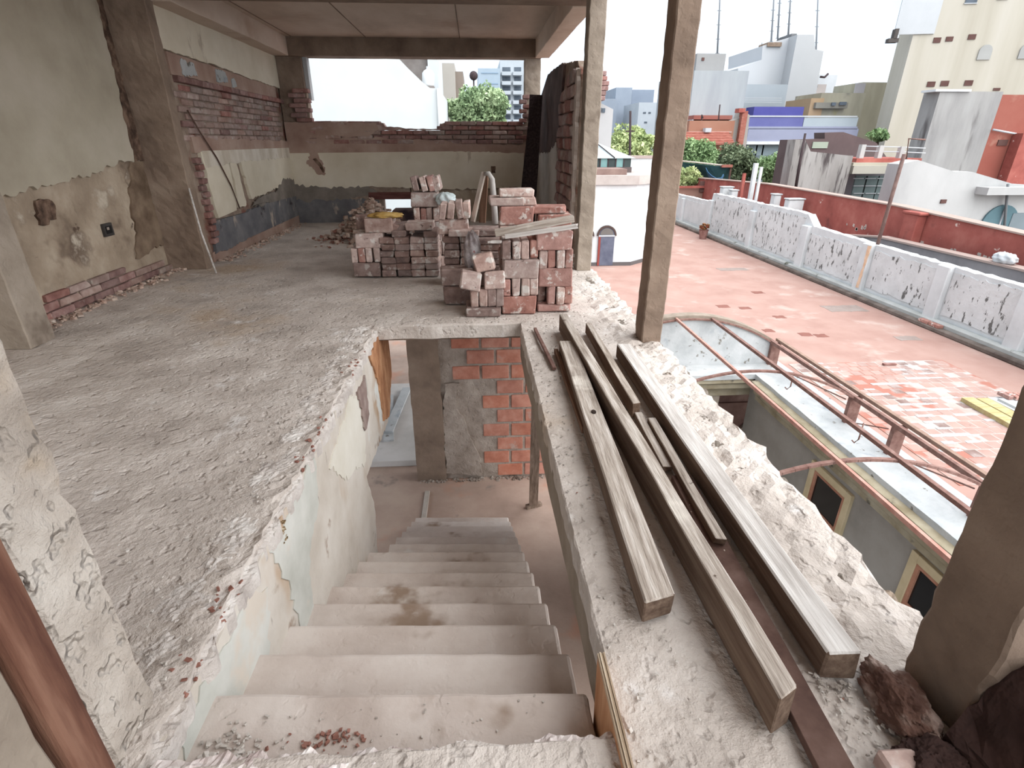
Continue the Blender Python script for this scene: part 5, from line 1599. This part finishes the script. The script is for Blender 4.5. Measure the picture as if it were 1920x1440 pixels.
# red brick chimney on the white gabled house beyond the stub wall
hs = thing('white_gabled_house', 'white gabled house with a red brick chimney right of the slender column', 'house', (5, 26, -8))
a, b = at(1095, 200, 26), at(1152, 186, 26)
pts = [(at(1090, 176, 26).x, at(1090, 176, 26).z), (at(1112, 188, 26).x, at(1112, 186, 26).z), (at(1150, 205, 26).x, at(1150, 205, 26).z)]
prism('gable_wall', [(pts[0][0], -8)] + pts + [(pts[2][0], -8)], 'y', 26, 29, flat('white_house', (206, 204, 204)), hs)
wins(hs, 26, [(1122, 202, 1127, 211), (1129, 203, 1134, 211)], m_win)
cx0, cx1 = at(1108, 160, 25.5).x, at(1140, 160, 25.5).x
zc0, zc1 = at(1120, 188, 25.5).z, at(1120, 136, 25.5).z
zz = zc0
r = 0
while zz < zc1:
    k = 0.05 if (r // 2) % 2 else 0.0
    box('brick_course', cx0 + 0.04, cx1 - 0.06 + k * 2 + R(-0.03, 0.03), 25.5, 26.2, zz, zz + 0.17, m_redbrick, hs, bevel=0.02)
    zz += 0.185
    r += 1

# ---- pale blue-grey blocks far away between the columns
fb = thing('far_grey_blocks', 'blue-grey blocks of flats far away between the two right columns', 'building', (20, 90, -8))
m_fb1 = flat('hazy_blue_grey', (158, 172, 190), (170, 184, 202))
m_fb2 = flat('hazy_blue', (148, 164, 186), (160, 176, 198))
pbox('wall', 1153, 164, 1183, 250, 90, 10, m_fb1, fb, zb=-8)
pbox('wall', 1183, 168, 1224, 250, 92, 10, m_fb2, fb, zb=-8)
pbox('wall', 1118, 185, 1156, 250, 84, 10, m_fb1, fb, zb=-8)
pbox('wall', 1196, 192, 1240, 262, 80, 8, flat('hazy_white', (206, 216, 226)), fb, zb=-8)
wins(fb, 80, [(1206, 210, 1211, 213), (1208, 228, 1213, 231), (1216, 210, 1220, 213)], m_win)
o = tube('street_pole', [at(1181, 345, 27.5), at(1181, 285, 27.5), at(1182, 208, 27.5)], [0.07, 0.06, 0.05], m_wooddark)
tag(o, 'dark pole with a crossbar rising among the yellow-green tree', 'pole')
a, b = at(1173, 246, 27.5), at(1190, 246, 27.5)
bar('crossbar', a, b, 0.06, 0.06, m_wooddark, o)

# ---- pale grey block, big white tower block
g1 = thing('pale_grey_block', 'pale grey windowless block with a box on its roof beside the tall column', 'building', (18, 48, -8))
m_g1 = M('streaked_pale_grey', alb=EXT, cols=[(178, 184, 190), (194, 200, 204), (206, 211, 214)], scale=0.25, detail=8, bump=0.1, stretch=(2, 2, 0.4), contrast=0.4)
pbox('wall', 1296, 132, 1397, 260, 48, 9, m_g1, g1, zb=-8)
pbox('roof_box', 1306, 100, 1360, 134, 50, 5, flat('roof_box_grey', (166, 166, 166), (186, 184, 182), 0.4), g1)
wins(g1, 50, [(1316, 108, 1320, 114)], m_winred)
pbox('low_wall', 1296, 224, 1376, 262, 46, 2, flat('blue_grey_wall', (172, 182, 192)), g1, zb=-8)
g2 = thing('white_tower_block', 'big white stepped party wall rising behind the blue box house', 'building', (28, 62, -8))
Yt = 62.0
P = [at(px, py, Yt) for px, py in ((1384, 128), (1428, 112), (1430, 86), (1460, 76), (1481, 70), (1481, 260), (1384, 260))]
prism('wall', [(p.x, max(p.z, -8)) if i < 5 else (p.x, -8) for i, p in enumerate(P)], 'y', Yt, Yt + 8, flat('white_tower', (216, 220, 226), (226, 229, 234), 0.15), g2)
P = [at(px, py, Yt) for px, py in ((1480, 70), (1510, 70), (1513, 97), (1528, 100), (1518, 200))]
prism('stair_tower', [(P[0].x, -8)] + [(p.x, p.z) for p in P[:4]] + [(P[4].x, -8)], 'y', Yt - 1.5, Yt + 8, flat('white_tower_side', (204, 206, 210), (216, 218, 221), 0.15), g2)
pbox('roof_stub', 1440, 79, 1466, 87, Yt - 0.2, 2, m_conc_dk, g2)
pbox('tank', 1484, 63, 1494, 71, Yt + 2, 3, flat('tank_grey', (120, 122, 126)), g2)
pbox('tank', 1497, 66, 1506, 71, Yt + 2, 3, MATS['tank_grey'], g2)
pbox('wall', 1395, 158, 1472, 240, 56, 5, flat('light_grey_terrace', (190, 202, 212), (202, 212, 222)), g2, zb=-8)
for k in range(3):
    pbox('railing_bar', 1393, 183 + k * 4, 1466, 184.3 + k * 4, 55, 0.1, m_rail, g2)
g3 = thing('small_white_house', 'small white rooftop house with a dish far behind the mossy building', 'building', (40, 70, -8))
pbox('wall', 1528, 140, 1564, 220, 70, 8, flat('far_white', (208, 214, 220)), g3, zb=-8)
pbox('wall', 1519, 158, 1545, 220, 69, 8, flat('far_pinkish', (186, 176, 172)), g3, zb=-8)
wins(g3, 69, [(1524, 160, 1532, 164)], m_win)
tube('dish', [at(1553, 138, 69), at(1546, 145, 69), at(1538, 144, 69)], 0.12, m_wooddark, g3, seg=6)
for k, (px, pt, pb, lab) in enumerate(((1349, -60, 100, 'faint thin radio mast left, above the pale grey block'), (1450, -40, 78, 'thin radio mast, leftmost over the white tower block'), (1462, -60, 72, 'second thin radio mast over the white tower block'), (1482, -60, 66, 'third thin radio mast over the white tower block'), (1532, -40, 140, 'thin radio mast right of the white tower block'), (1426, 80, 112, 'short aerial on the step of the white tower block'))):
    o = tube('radio_mast', [at(px - 4, pb, 66), at(px, (pt + pb) / 2, 66), at(px + 3, pt, 66)], [0.10, 0.08, 0.05], flat('mast_grey', (150, 156, 164)), seg=6)
    tag(o, lab, 'mast', 'radio masts on the skyline')
    for q in range(6):
        pp = at(px - 4 + 7 * q / 6, pb + (pt - pb) * q / 6, 66)
        bar('rung', pp - Vector((0.22, 0, 0)), pp + Vector((0.22, 0, 0)), 0.06, 0.06, MATS['mast_grey'], o)

# ---- violet house with the blue box
vh = thing('violet_house', 'violet-grey house with a bright blue box on its roof terrace', 'house', (25, 46.3, -8))
m_vio = flat('lavender_wall', (164, 170, 202), (176, 182, 212))
m_blue = flat('bright_blue_panel', (84, 84, 176), (98, 98, 190))
pbox('fascia', 1402, 241, 1608, 267, 46.3, 2, m_vio, vh)
pbox('wall', 1395, 270, 1600, 330, 46.9, 1.4, flat('blue_grey_house', (150, 164, 180), (166, 178, 192)), vh, zb=-8)
pbox('white_band', 1400, 265, 1606, 271, 46.2, 2, m_white, vh)
pbox('roof_slab', 1402, 237, 1608, 242, 46.3, 2, m_vio, vh)
pbox('blue_box', 1412, 200, 1505, 240, 46.9, 1.4, m_blue, vh)
pbox('blue_front', 1404, 219, 1506, 240, 46.35, 0.1, flat('blue_glass_balustrade', (108, 112, 186), (122, 126, 198)), vh)
pbox('glass_balustrade', 1507, 220, 1608, 239, 46.35, 0.08, flat('pale_glass', (184, 200, 212), (196, 210, 220)), vh)
pbox('handrail', 1404, 216.5, 1608, 219, 46.3, 0.08, m_rail, vh)
wins(vh, 46.9, [(1397, 272, 1416, 298), (1418, 272, 1428, 298), (1430, 272, 1456, 298), (1480, 272, 1500, 296)], flat('pale_window', (156, 178, 188), (170, 190, 198)), fm=m_rail)
for k in range(2):
    pbox('guard_bar', 1395, 292 + k * 6, 1458, 293.4 + k * 6, 46.6, 0.06, m_win, vh)

# ---- red-roofed house with tall chimney
rh = thing('red_roof_house', 'old house with red tiled roof and tall red chimney behind the trees', 'house', (14, 42.0, -8))
m_rt = M('red_roof_tiles', sat=0.75, alb=0.7, cols=[(172, 86, 66), (192, 106, 84), (206, 130, 108)], scale=3, bump=0.4, stretch=(1, 1, 4), contrast=0.4)
pbox('wall', 1288, 226, 1372, 330, 43.0, 5, flat('orange_house_wall', (186, 120, 90), (196, 136, 108)), rh, zb=-8)
ya, yb = at(1292, 250, 42.0), at(1372, 250, 42.0)
zt2, zl2 = at(1330, 248, 42.0).z, at(1330, 272, 42.0).z
for r in range(5):
    z0 = zl2 + (zt2 - zl2) * r / 5
    box('tile_row', ya.x - 0.2, yb.x + 0.1, 41.4 + r * 0.3, 42.0 + r * 0.3, z0, z0 + (zt2 - zl2) / 5 + 0.04, m_rt, rh, bevel=0.03)
pbox('ridge', 1292, 246, 1372, 249, 42.8, 0.4, flat('ridge_pale', (206, 168, 152)), rh)
pbox('upper_wall', 1300, 216, 1372, 246, 46.0, 3, flat('dull_red_wall', (168, 92, 80), (184, 110, 96)), rh, zb=-8)
wins(rh, 46.0, [(1332, 226, 1340, 240), (1352, 230, 1360, 234)], m_winred)
P = [at(px, py, 43.5) for px, py in ((1364, 230), (1386, 222), (1392, 205), (1406, 216), (1404, 300), (1364, 300))]
prism('side_wall', [(p.x, p.z if i < 4 else -8) for i, p in enumerate(P)], 'y', 43.5, 44.5, flat('pale_side_wall', (182, 176, 168)), rh)
pbox('chimney', 1386, 208, 1396, 320, 43.1, 0.5, m_rt, rh, zb=-8)
pbox('chimney_cap', 1386, 203, 1398, 211, 43.0, 0.7, m_redpaint, rh)
for px, lab in ((1348, 'dark aerial pole on the red-roofed house'), (1316, 'thin leftmost pole on the red-roofed house')):
    o = tube('aerial_pole', [at(px - 2, 246, 44.0), at(px, 215, 44.0), at(px + 2, 196 if px > 1330 else 222, 44.0)], 0.05, m_wooddark)
    tag(o, lab, 'pole', 'poles on the red-roofed house')
pbox('air_conditioner', 1323, 240, 1334, 248, 42.4, 0.5, m_rail, rh)

# ---- mossy ochre building
mb_ = thing('mossy_building', 'ochre mossy concrete building left of the beige tower', 'building', (28, 50, -8))
m_moss = M('mossy_ochre', sat=0.85, alb=0.68, cols=[(164, 158, 138), (186, 180, 158), (200, 194, 174)], scale=0.25, detail=8, bump=0.15, stretch=(2, 2, 0.5), contrast=0.42, spots=[((136, 134, 126), 0.22, 0.58, 0.70), ((186, 180, 126), 0.3, 0.66, 0.74)])
pbox('wall', 1604, 154, 1682, 300, 50, 4, m_moss, mb_, zb=-8)
pbox('wall', 1530, 174, 1612, 300, 49, 4, m_moss, mb_, zb=-8)
pbox('orange_wing', 1512, 184, 1536, 300, 48.8, 4, flat('orange_ochre', (196, 158, 112), (206, 172, 130)), mb_, zb=-8)
pbox('ledge', 1530, 192, 1590, 203, 48.5, 0.6, flat('grey_ledge', (150, 146, 134)), mb_)
pbox('pale_side', 1604, 156, 1622, 176, 49.9, 0.1, flat('lilac_side', (186, 182, 190)), mb_)
wins(mb_, 48.4, [(1560, 192, 1566, 198), (1575, 191, 1586, 197)], m_win)

# ---- beige tower
tw = thing('beige_tower', 'tall beige tower block with small square openings at the upper right', 'building', (at(1682, 180, 44).x, 44, -8))
m_tw = M('beige_tower_wall', alb=0.66, sat=0.75, cols=[(204, 194, 172), (216, 207, 187), (224, 216, 200)], scale=0.2, detail=8, bump=0.1, stretch=(3, 3, 0.3), contrast=0.42, spots=[((176, 172, 164), 0.35, 0.64, 0.74, (3, 3, 0.15))])  # tower beige paled for haze in the colour itself
a, b = at(1686, -140, 44), at(2120, 300, 44)
P = [at(px, py, 44) for px, py in ((1690, -140), (2200, -140), (2200, 300), (1664, 290))]
prism('wall', [(at(1682, 180, 44).x, -8), (at(1682, 180, 44).x, P[0].z), (P[1].x, P[0].z), (P[1].x, -8)], 'y', 44, 46.2, m_tw, tw)
pbox('white_panel', 1700, -60, 1768, 64, 43.9, 0.1, flat('tower_white', (218, 222, 226)), tw)
wins(tw, 44, [(1746, 72, 1755, 82), (1766, 71, 1775, 80), (1802, 68, 1811, 78), (1733, 154, 1743, 164), (1755, 153, 1765, 163), (1793, 153, 1803, 163), (1837, 168, 1846, 173), (1719, 252, 1729, 261)], m_winred, name='vent_opening')
wins(tw, 44, [(1802, -6, 1816, 10), (1853, -6, 1865, 5)], m_win, name='window', fm=m_rail)
for px in (1826, 1890):
    a, b = at(px - 6, 88, 44), at(px + 6, 116, 44)
    cx, r = (a.x + b.x) / 2, (b.x - a.x) / 2
    prism('arched_grille', [(a.x, b.z), (b.x, b.z)] + [(cx + r * math.cos(t), a.z - r + r * math.sin(t)) for t in np.linspace(0, PI, 10)], 'y', 43.92, 44.02, flat('grille_grey', (186, 186, 182)), tw)
pbox('bracket', 1675, 70, 1692, 78, 43.5, 0.5, flat('bracket_dark', (100, 92, 88)), tw)
pbox('bracket', 1686, 52, 1692, 72, 43.5, 0.5, MATS['bracket_dark'], tw)

tw.rotation_euler.z = -math.radians(12)

# ---- grey and red rendered house in front of the tower
gr = thing('grey_red_house', 'house with grey stained end wall and red side wall below the tower', 'house', (24, 30, -8))
m_grs = M('grey_stained_render', alb=EXT, cols=[(158, 156, 156), (182, 180, 178), (198, 197, 196)], scale=0.5, detail=8, bump=0.15, stretch=(2, 2, 0.4), contrast=0.42, spots=[((104, 98, 98), 0.5, 0.62, 0.76, (1.6, 1.6, 0.3))])
pbox('wall', 1728, 171, 1842, 470, 30, 1.1, m_grs, gr, zb=-8)
pbox('coping', 1755, 167, 1822, 171.5, 29.9, 1, m_white, gr)
m_red2 = flat('terracotta_paint', (176, 86, 68), (190, 104, 84), 0.4, spots=[((196, 126, 104), 0.5, 0.58, 0.66)])
a, b = at(1842, 173, 30), at(2010, 360, 30)
rw = box('red_wall', a.x, b.x + 1, 30.05, 32, -8, a.z - 0.1, m_red2, gr)
pbox('red_lower_block', 1905, 250, 2010, 350, 29.4, 0.6, m_redpaint, gr)
wins(gr, 30.05, [(1872, 262, 1886, 273)], m_winred)
tube('drain_pipe', [at(1862, 243, 29.9), at(1905, 251, 29.9)], 0.05, m_rail, gr, seg=6)
# white house with arched blue window, in front
wh2 = thing('white_court_house', 'white house with a blue arched window above the red boundary wall', 'house', (20, 22.5, -8))
m_wh2 = M('stained_white_render', alb=EXT, cols=[(196, 196, 196), (212, 212, 211), (222, 222, 221)], scale=0.6, detail=8, bump=0.15, stretch=(1, 1, 0.5), contrast=0.42, spots=[((132, 126, 122), 0.8, 0.66, 0.76, (1.5, 1.5, 0.3))])
P = [at(px, py, 22.5) for px, py in ((1690, 308), (1722, 300), (1790, 322), (1822, 322), (1900, 345), (2010, 352))]
prism('wall', [(P[0].x, -8)] + [(p.x, p.z) for p in P] + [(P[-1].x, -8)], 'y', 22.5, 23.3, m_wh2, wh2)
pbox('eave', 1853, 352, 2010, 366, 21.9, 0.8, m_wh2, wh2)
a, b = at(1850, 384, 22.5), at(1888, 460, 22.5)
cx, r = (a.x + b.x) / 2, (b.x - a.x) / 2
prism('arched_window', [(a.x, b.z), (b.x, b.z)] + [(cx + r * math.cos(t), a.z - r + r * math.sin(t)) for t in np.linspace(0, PI, 14)], 'y', 22.42, 22.52, flat('teal_blue_glass', (92, 132, 144), (112, 152, 162)), wh2)
box('glazing_bar', cx - 0.03, cx + 0.03, 22.38, 22.43, b.z, a.z, m_rail, wh2)
tube('down_pipe', [at(1890, 345, 22.3), at(1882, 440, 22.3)], 0.05, flat('grey_pipe', (130, 134, 138)), wh2, seg=6)
pbox('blue_shutter', 1890, 400, 1990, 470, 22.40, 0.1, flat('slate_shutter', (134, 150, 158)), wh2)
wins(wh2, 22.5, [(1764, 374, 1772, 381)], m_winred, name='hole')

# veranda house left of it, dark weathered walls
vd = thing('veranda_house', 'weathered house with a grilled veranda above the red boundary wall', 'house', (17, 26.5, -8))
m_vd = M('black_streaked_render', alb=EXT, cols=[(150, 144, 140), (184, 180, 176), (204, 201, 198)], scale=0.5, detail=8, bump=0.15, stretch=(2, 2, 0.35), contrast=0.42, spots=[((92, 84, 84), 1.3, 0.52, 0.66, (2, 2, 0.3))])
P = [at(px, py, 26.5) for px, py in ((1492, 262), (1510, 262), (1520, 284), (1594, 292), (1600, 292))]
prism('wall', [(at(1490, 300, 26.5).x, -8)] + [(p.x, p.z) for p in P] + [(P[-1].x, -8)], 'y', 26.5, 27.2, m_vd, vd)
m_vdk = flat('dark_reddish_render', (112, 92, 92), (130, 108, 106), 0.6)
P = [at(px, py, 29.5) for px, py in ((1500, 262), (1568, 260), (1568, 248), (1604, 247), (1668, 268), (1690, 300))]
prism('dark_wall', [(P[0].x, -8)] + [(p.x, p.z) for p in P] + [(P[-1].x, -8)], 'y', 30.5, 31.5, m_vdk, vd)
wins(vd, 30.5, [(1524, 266, 1550, 278)], flat('greenish_gap', (176, 190, 168)), name='opening')
pbox('balcony_slab', 1600, 305, 1730, 312, 26.7, 2.5, flat('cream_slab', (196, 186, 164)), vd)
pbox('red_slab_edge', 1606, 297, 1728, 306, 26.9, 2.5, m_redpaint, vd)
pbox('veranda_beam', 1600, 311, 1700, 326, 26.5, 1.2, flat('cream_beam', (190, 184, 168)), vd)
pbox('back_wall', 1590, 320, 1730, 480, 28.5, 0.5, flat('grey_veranda_wall', (150, 146, 152)), vd, zb=-8)
for (px0, px1) in ((1601, 1620), (1623, 1643), (1645, 1666)):
    pbox('grille_window', px0, 330, px1, 376, 28.35, 0.1, flat('teal_grey_glass', (112, 132, 134), (130, 150, 150)), vd)
    for q in range(3):
        pbox('grille_bar', px0, 334 + q * 14, px1, 335.4 + q * 14, 28.25, 0.06, m_rail, vd)
pbox('dark_doorway', 1698, 334, 1722, 470, 28.3, 0.1, flat('doorway_brown', (104, 84, 82)), vd)
for px in (1618, 1652, 1692):
    pbox('roof_post', px - 4, 271 + (px - 1618) * 0.05, px + 4, 304, 27.1, 0.25, flat('post_white', (206, 202, 198)), vd)
tube('roof_rail', [at(1618, 274, 27.2), at(1655, 275, 27.2), at(1692, 276, 27.2), at(1735, 278, 27.2)], 0.025, m_rail, vd, seg=6)
tube('roof_rail', [at(1618, 283, 27.2), at(1692, 285, 27.2), at(1735, 287, 27.2)], 0.025, m_rail, vd, seg=6)
tube('iron_railing', [at(1699, 300, 26.8), at(1704, 260, 26.8), at(1735, 262, 26.8)], 0.04, m_rust, vd, seg=6)
o = tube('utility_pole', [at(1492, 352, 26.1), at(1499, 310, 26.1), at(1510, 250, 26.1)], [0.07, 0.07, 0.05], m_wooddark)
o.location.z = 0
tag(o, 'dark slanting pole at the corner of the stained wall', 'pole')
o = pbox('white_post', 1684, 342, 1692, 392, 25.0, 0.2, m_white, None)
tag(o, 'white square post standing behind the red boundary wall', 'post')

# ---- red boundary wall and grey wall beyond the parapet
rwl = struct(prism('wall_red_boundary', [(8, -4.5), (8, -0.72), (12.2, -0.64), (16.5, -0.44), (24.5, -0.36), (29, -0.48), (33, -0.6), (33, -4.5)], 'x', 13.0, 13.3, m_redpaint))
prism('coping', [(8, -0.72), (12.2, -0.64), (16.5, -0.44), (24.5, -0.36), (29, -0.48), (33, -0.6), (33, -0.56), (29, -0.44), (24.5, -0.32), (16.5, -0.40), (12.2, -0.60), (8, -0.68)], 'x', 12.95, 13.35, flat('coping_pink', (196, 166, 152)), rwl)
box('chimney', 12.72, 13.0, 15.2, 15.75, -4.5, -0.55, m_redpaint, rwl, bevel=0.02)
box('chimney_ledge', 12.6, 13.0, 14.9, 15.5, -1.42, -1.34, flat('ledge_pale', (206, 184, 172)), rwl, bevel=0.01)
box('chimney_cap', 12.68, 13.05, 15.12, 15.82, -0.56, -0.48, m_redpaint, rwl, bevel=0.02)
for k in range(26):
    y = R(9.5, 19)
    z = -1.30 - 0.035 * (19 - y) / 3 + R(-0.10, 0.06)
    w, h = R(0.03, 0.14), R(0.05, 0.16)
    prism('peeled_spot', [(y, z), (y + w, z + 0.02), (y + w * 0.9, z + h), (y + 0.01, z + h * 0.9)], 'x', 12.988, 13.002, flat('peeled_pale', (214, 196, 184)), rwl, jag=0.012, step=0.03, seed=400 + k)
gw = struct(prism('wall_grey_neighbour', [(5, -4.5), (5, -1.36), (11.4, -1.28), (16.0, -1.30), (17.6, -1.50), (17.6, -4.5)], 'x', 12.3, 12.55, M('dark_grey_wall', [(112, 108, 112), (134, 130, 132), (150, 146, 148)], scale=0.8, detail=8, bump=0.2, contrast=0.42)))
prism('coping', [(5, -1.36), (11.4, -1.28), (16.0, -1.30), (17.6, -1.50), (17.6, -1.45), (16, -1.25), (11.4, -1.23), (5, -1.31)], 'x', 12.26, 12.6, flat('coping_rose', (200, 170, 158)), gw)
rf = struct(box('roof_neighbour', 10.9, 13.0, 17.6, 31, -1.75, -1.62, flat('dusty_pink_roof', (176, 130, 120), (190, 150, 140))))
box('roof_bed', 10.86, 13.0, 4, 31, -4.6, -4.4, MATS['dusty_pink_roof'], rf)
box('roof_support', 11.0, 12.9, 17.7, 31, -4.4, -1.76, flat('roof_support', (150, 130, 124)), rf)
# objects on the neighbour's roof
for k, (px, py0, py1, Y, w, mm, lab) in enumerate(((1418, 306, 372, 24, 0.16, m_white, 'taller of two white square posts behind the parapet'), (1428, 313, 374, 23.5, 0.10, m_white, 'thinner white post right of the taller one behind the parapet'), (1396, 325, 372, 25, 0.12, m_redpaint, 'red square post behind the parapet'))):
    a, b = at(px, py0, Y), at(px - 3, py1, Y)
    o = box('slim_post', a.x - w / 2, a.x + w / 2, Y - w / 2, Y + w / 2, -1.62, a.z, mm, None)
    tag(o, lab, 'post', 'posts behind the parapet')
for k, (px, py, Y, lab) in enumerate(((1366, 352, 25.5, 'white basin farther left behind the parapet'), (1460, 366, 22.5, 'white chair back behind the parapet'), (1495, 375, 21.0, 'white low box behind the parapet'), (1379, 358, 25, 'small white frame behind the parapet'))):
    a = at(px, py, Y)
    t = thing('white_object', lab, 'box' if k != 1 else 'chair', (a.x, Y, -1.62))
    w = (0.5, 0.28, 0.62, 0.3)[k]
    box('body', a.x - w / 2, a.x + w / 2, Y, Y + 0.35, -1.62, a.z, m_white, t, bevel=0.03)
    box('rim', a.x - w / 2 - 0.03, a.x + w / 2 + 0.03, Y - 0.03, Y + 0.38, a.z, a.z + 0.05, m_whitewear, t, bevel=0.015)
a = at(1812, 468, 13.5)
o = drape('white_rag', 'white rag and board lying on the grey wall before the red wall', 'rag', (12.42, 11.9, -1.235), (0.14, 0.30, 0.14), m_whitesheet, 4)
# awning, hammock and poles of the next terrace
nt_ = thing('teal_awning', 'teal awning strung between poles left of the red boundary wall', 'awning', (12, 33, -1))
a, b, c, d = at(1258, 300, 33.2), at(1372, 314, 33.2), at(1372, 326, 34.2), at(1258, 316, 34.2)
tube('pole', [at(1250, 299, 33.2), at(1310, 305, 33.2), at(1373, 312, 33.2)], 0.05, m_wood, nt_, seg=6)
bm = bmesh.new()
gx, gy = 14, 5
G = [[bm.verts.new(at(1258 + 112 * i / gx, 302 + 12 * i / gx + j * (10 + 5 * math.sin(i * 0.7)), 33.3 + 0.25 * j)) for j in range(gy)] for i in range(gx + 1)]
for i in range(gx):
    for j in range(gy - 1):
        bm.faces.new((G[i][j], G[i + 1][j], G[i + 1][j + 1], G[i][j + 1]))
aw = bmo('canopy', bm, flat('dark_teal_canvas', (52, 96, 98), (70, 118, 118)), nt_)
sm = aw.modifiers.new('thick', 'SOLIDIFY')
sm.thickness = 0.03
pbox('post', 1366, 312, 1369, 372, 33.2, 0.08, m_rustbar, nt_, zb=-3.0)
pbox('bracket', 1354, 309, 1374, 314, 33.1, 0.2, m_rt, nt_)
bm = bmesh.new()
for q in range(2):
    rows = []
pts = [(1324, 314), (1328, 322), (1335, 329), (1344, 334), (1352, 333), (1356, 326)]
V0 = [at(px, py, 32.7) for px, py in pts]
V1 = [at(px + 1, py + 6 + 3 * math.sin(i), 33.2) for i, (px, py) in enumerate(pts)]
A = [bm.verts.new(v) for v in V0]
B = [bm.verts.new(v) for v in V1]
for i in range(len(A) - 1):
    bm.faces.new((A[i], A[i + 1], B[i + 1], B[i]))
hm = bmo('hammock', bm, flat('sky_blue_cloth', (66, 136, 196), (96, 162, 214)), None)
sm = hm.modifiers.new('thick', 'SOLIDIFY')
sm.thickness = 0.03
tag(hm, 'bright blue hammock hanging under the teal awning', 'hammock')
lw = struct(pbox('wall_low_far', 1250, 352, 1345, 380, 31.6, 0.3, flat('orange_low_wall', (190, 130, 110), (206, 160, 140)), None, zb=-8))
pbox('railing', 1250, 349, 1342, 353, 31.4, 0.1, m_redpaint, lw)
pbox('brown_panel', 1313, 340, 1345, 360, 31.5, 0.1, flat('brown_panel', (120, 84, 76)), lw)
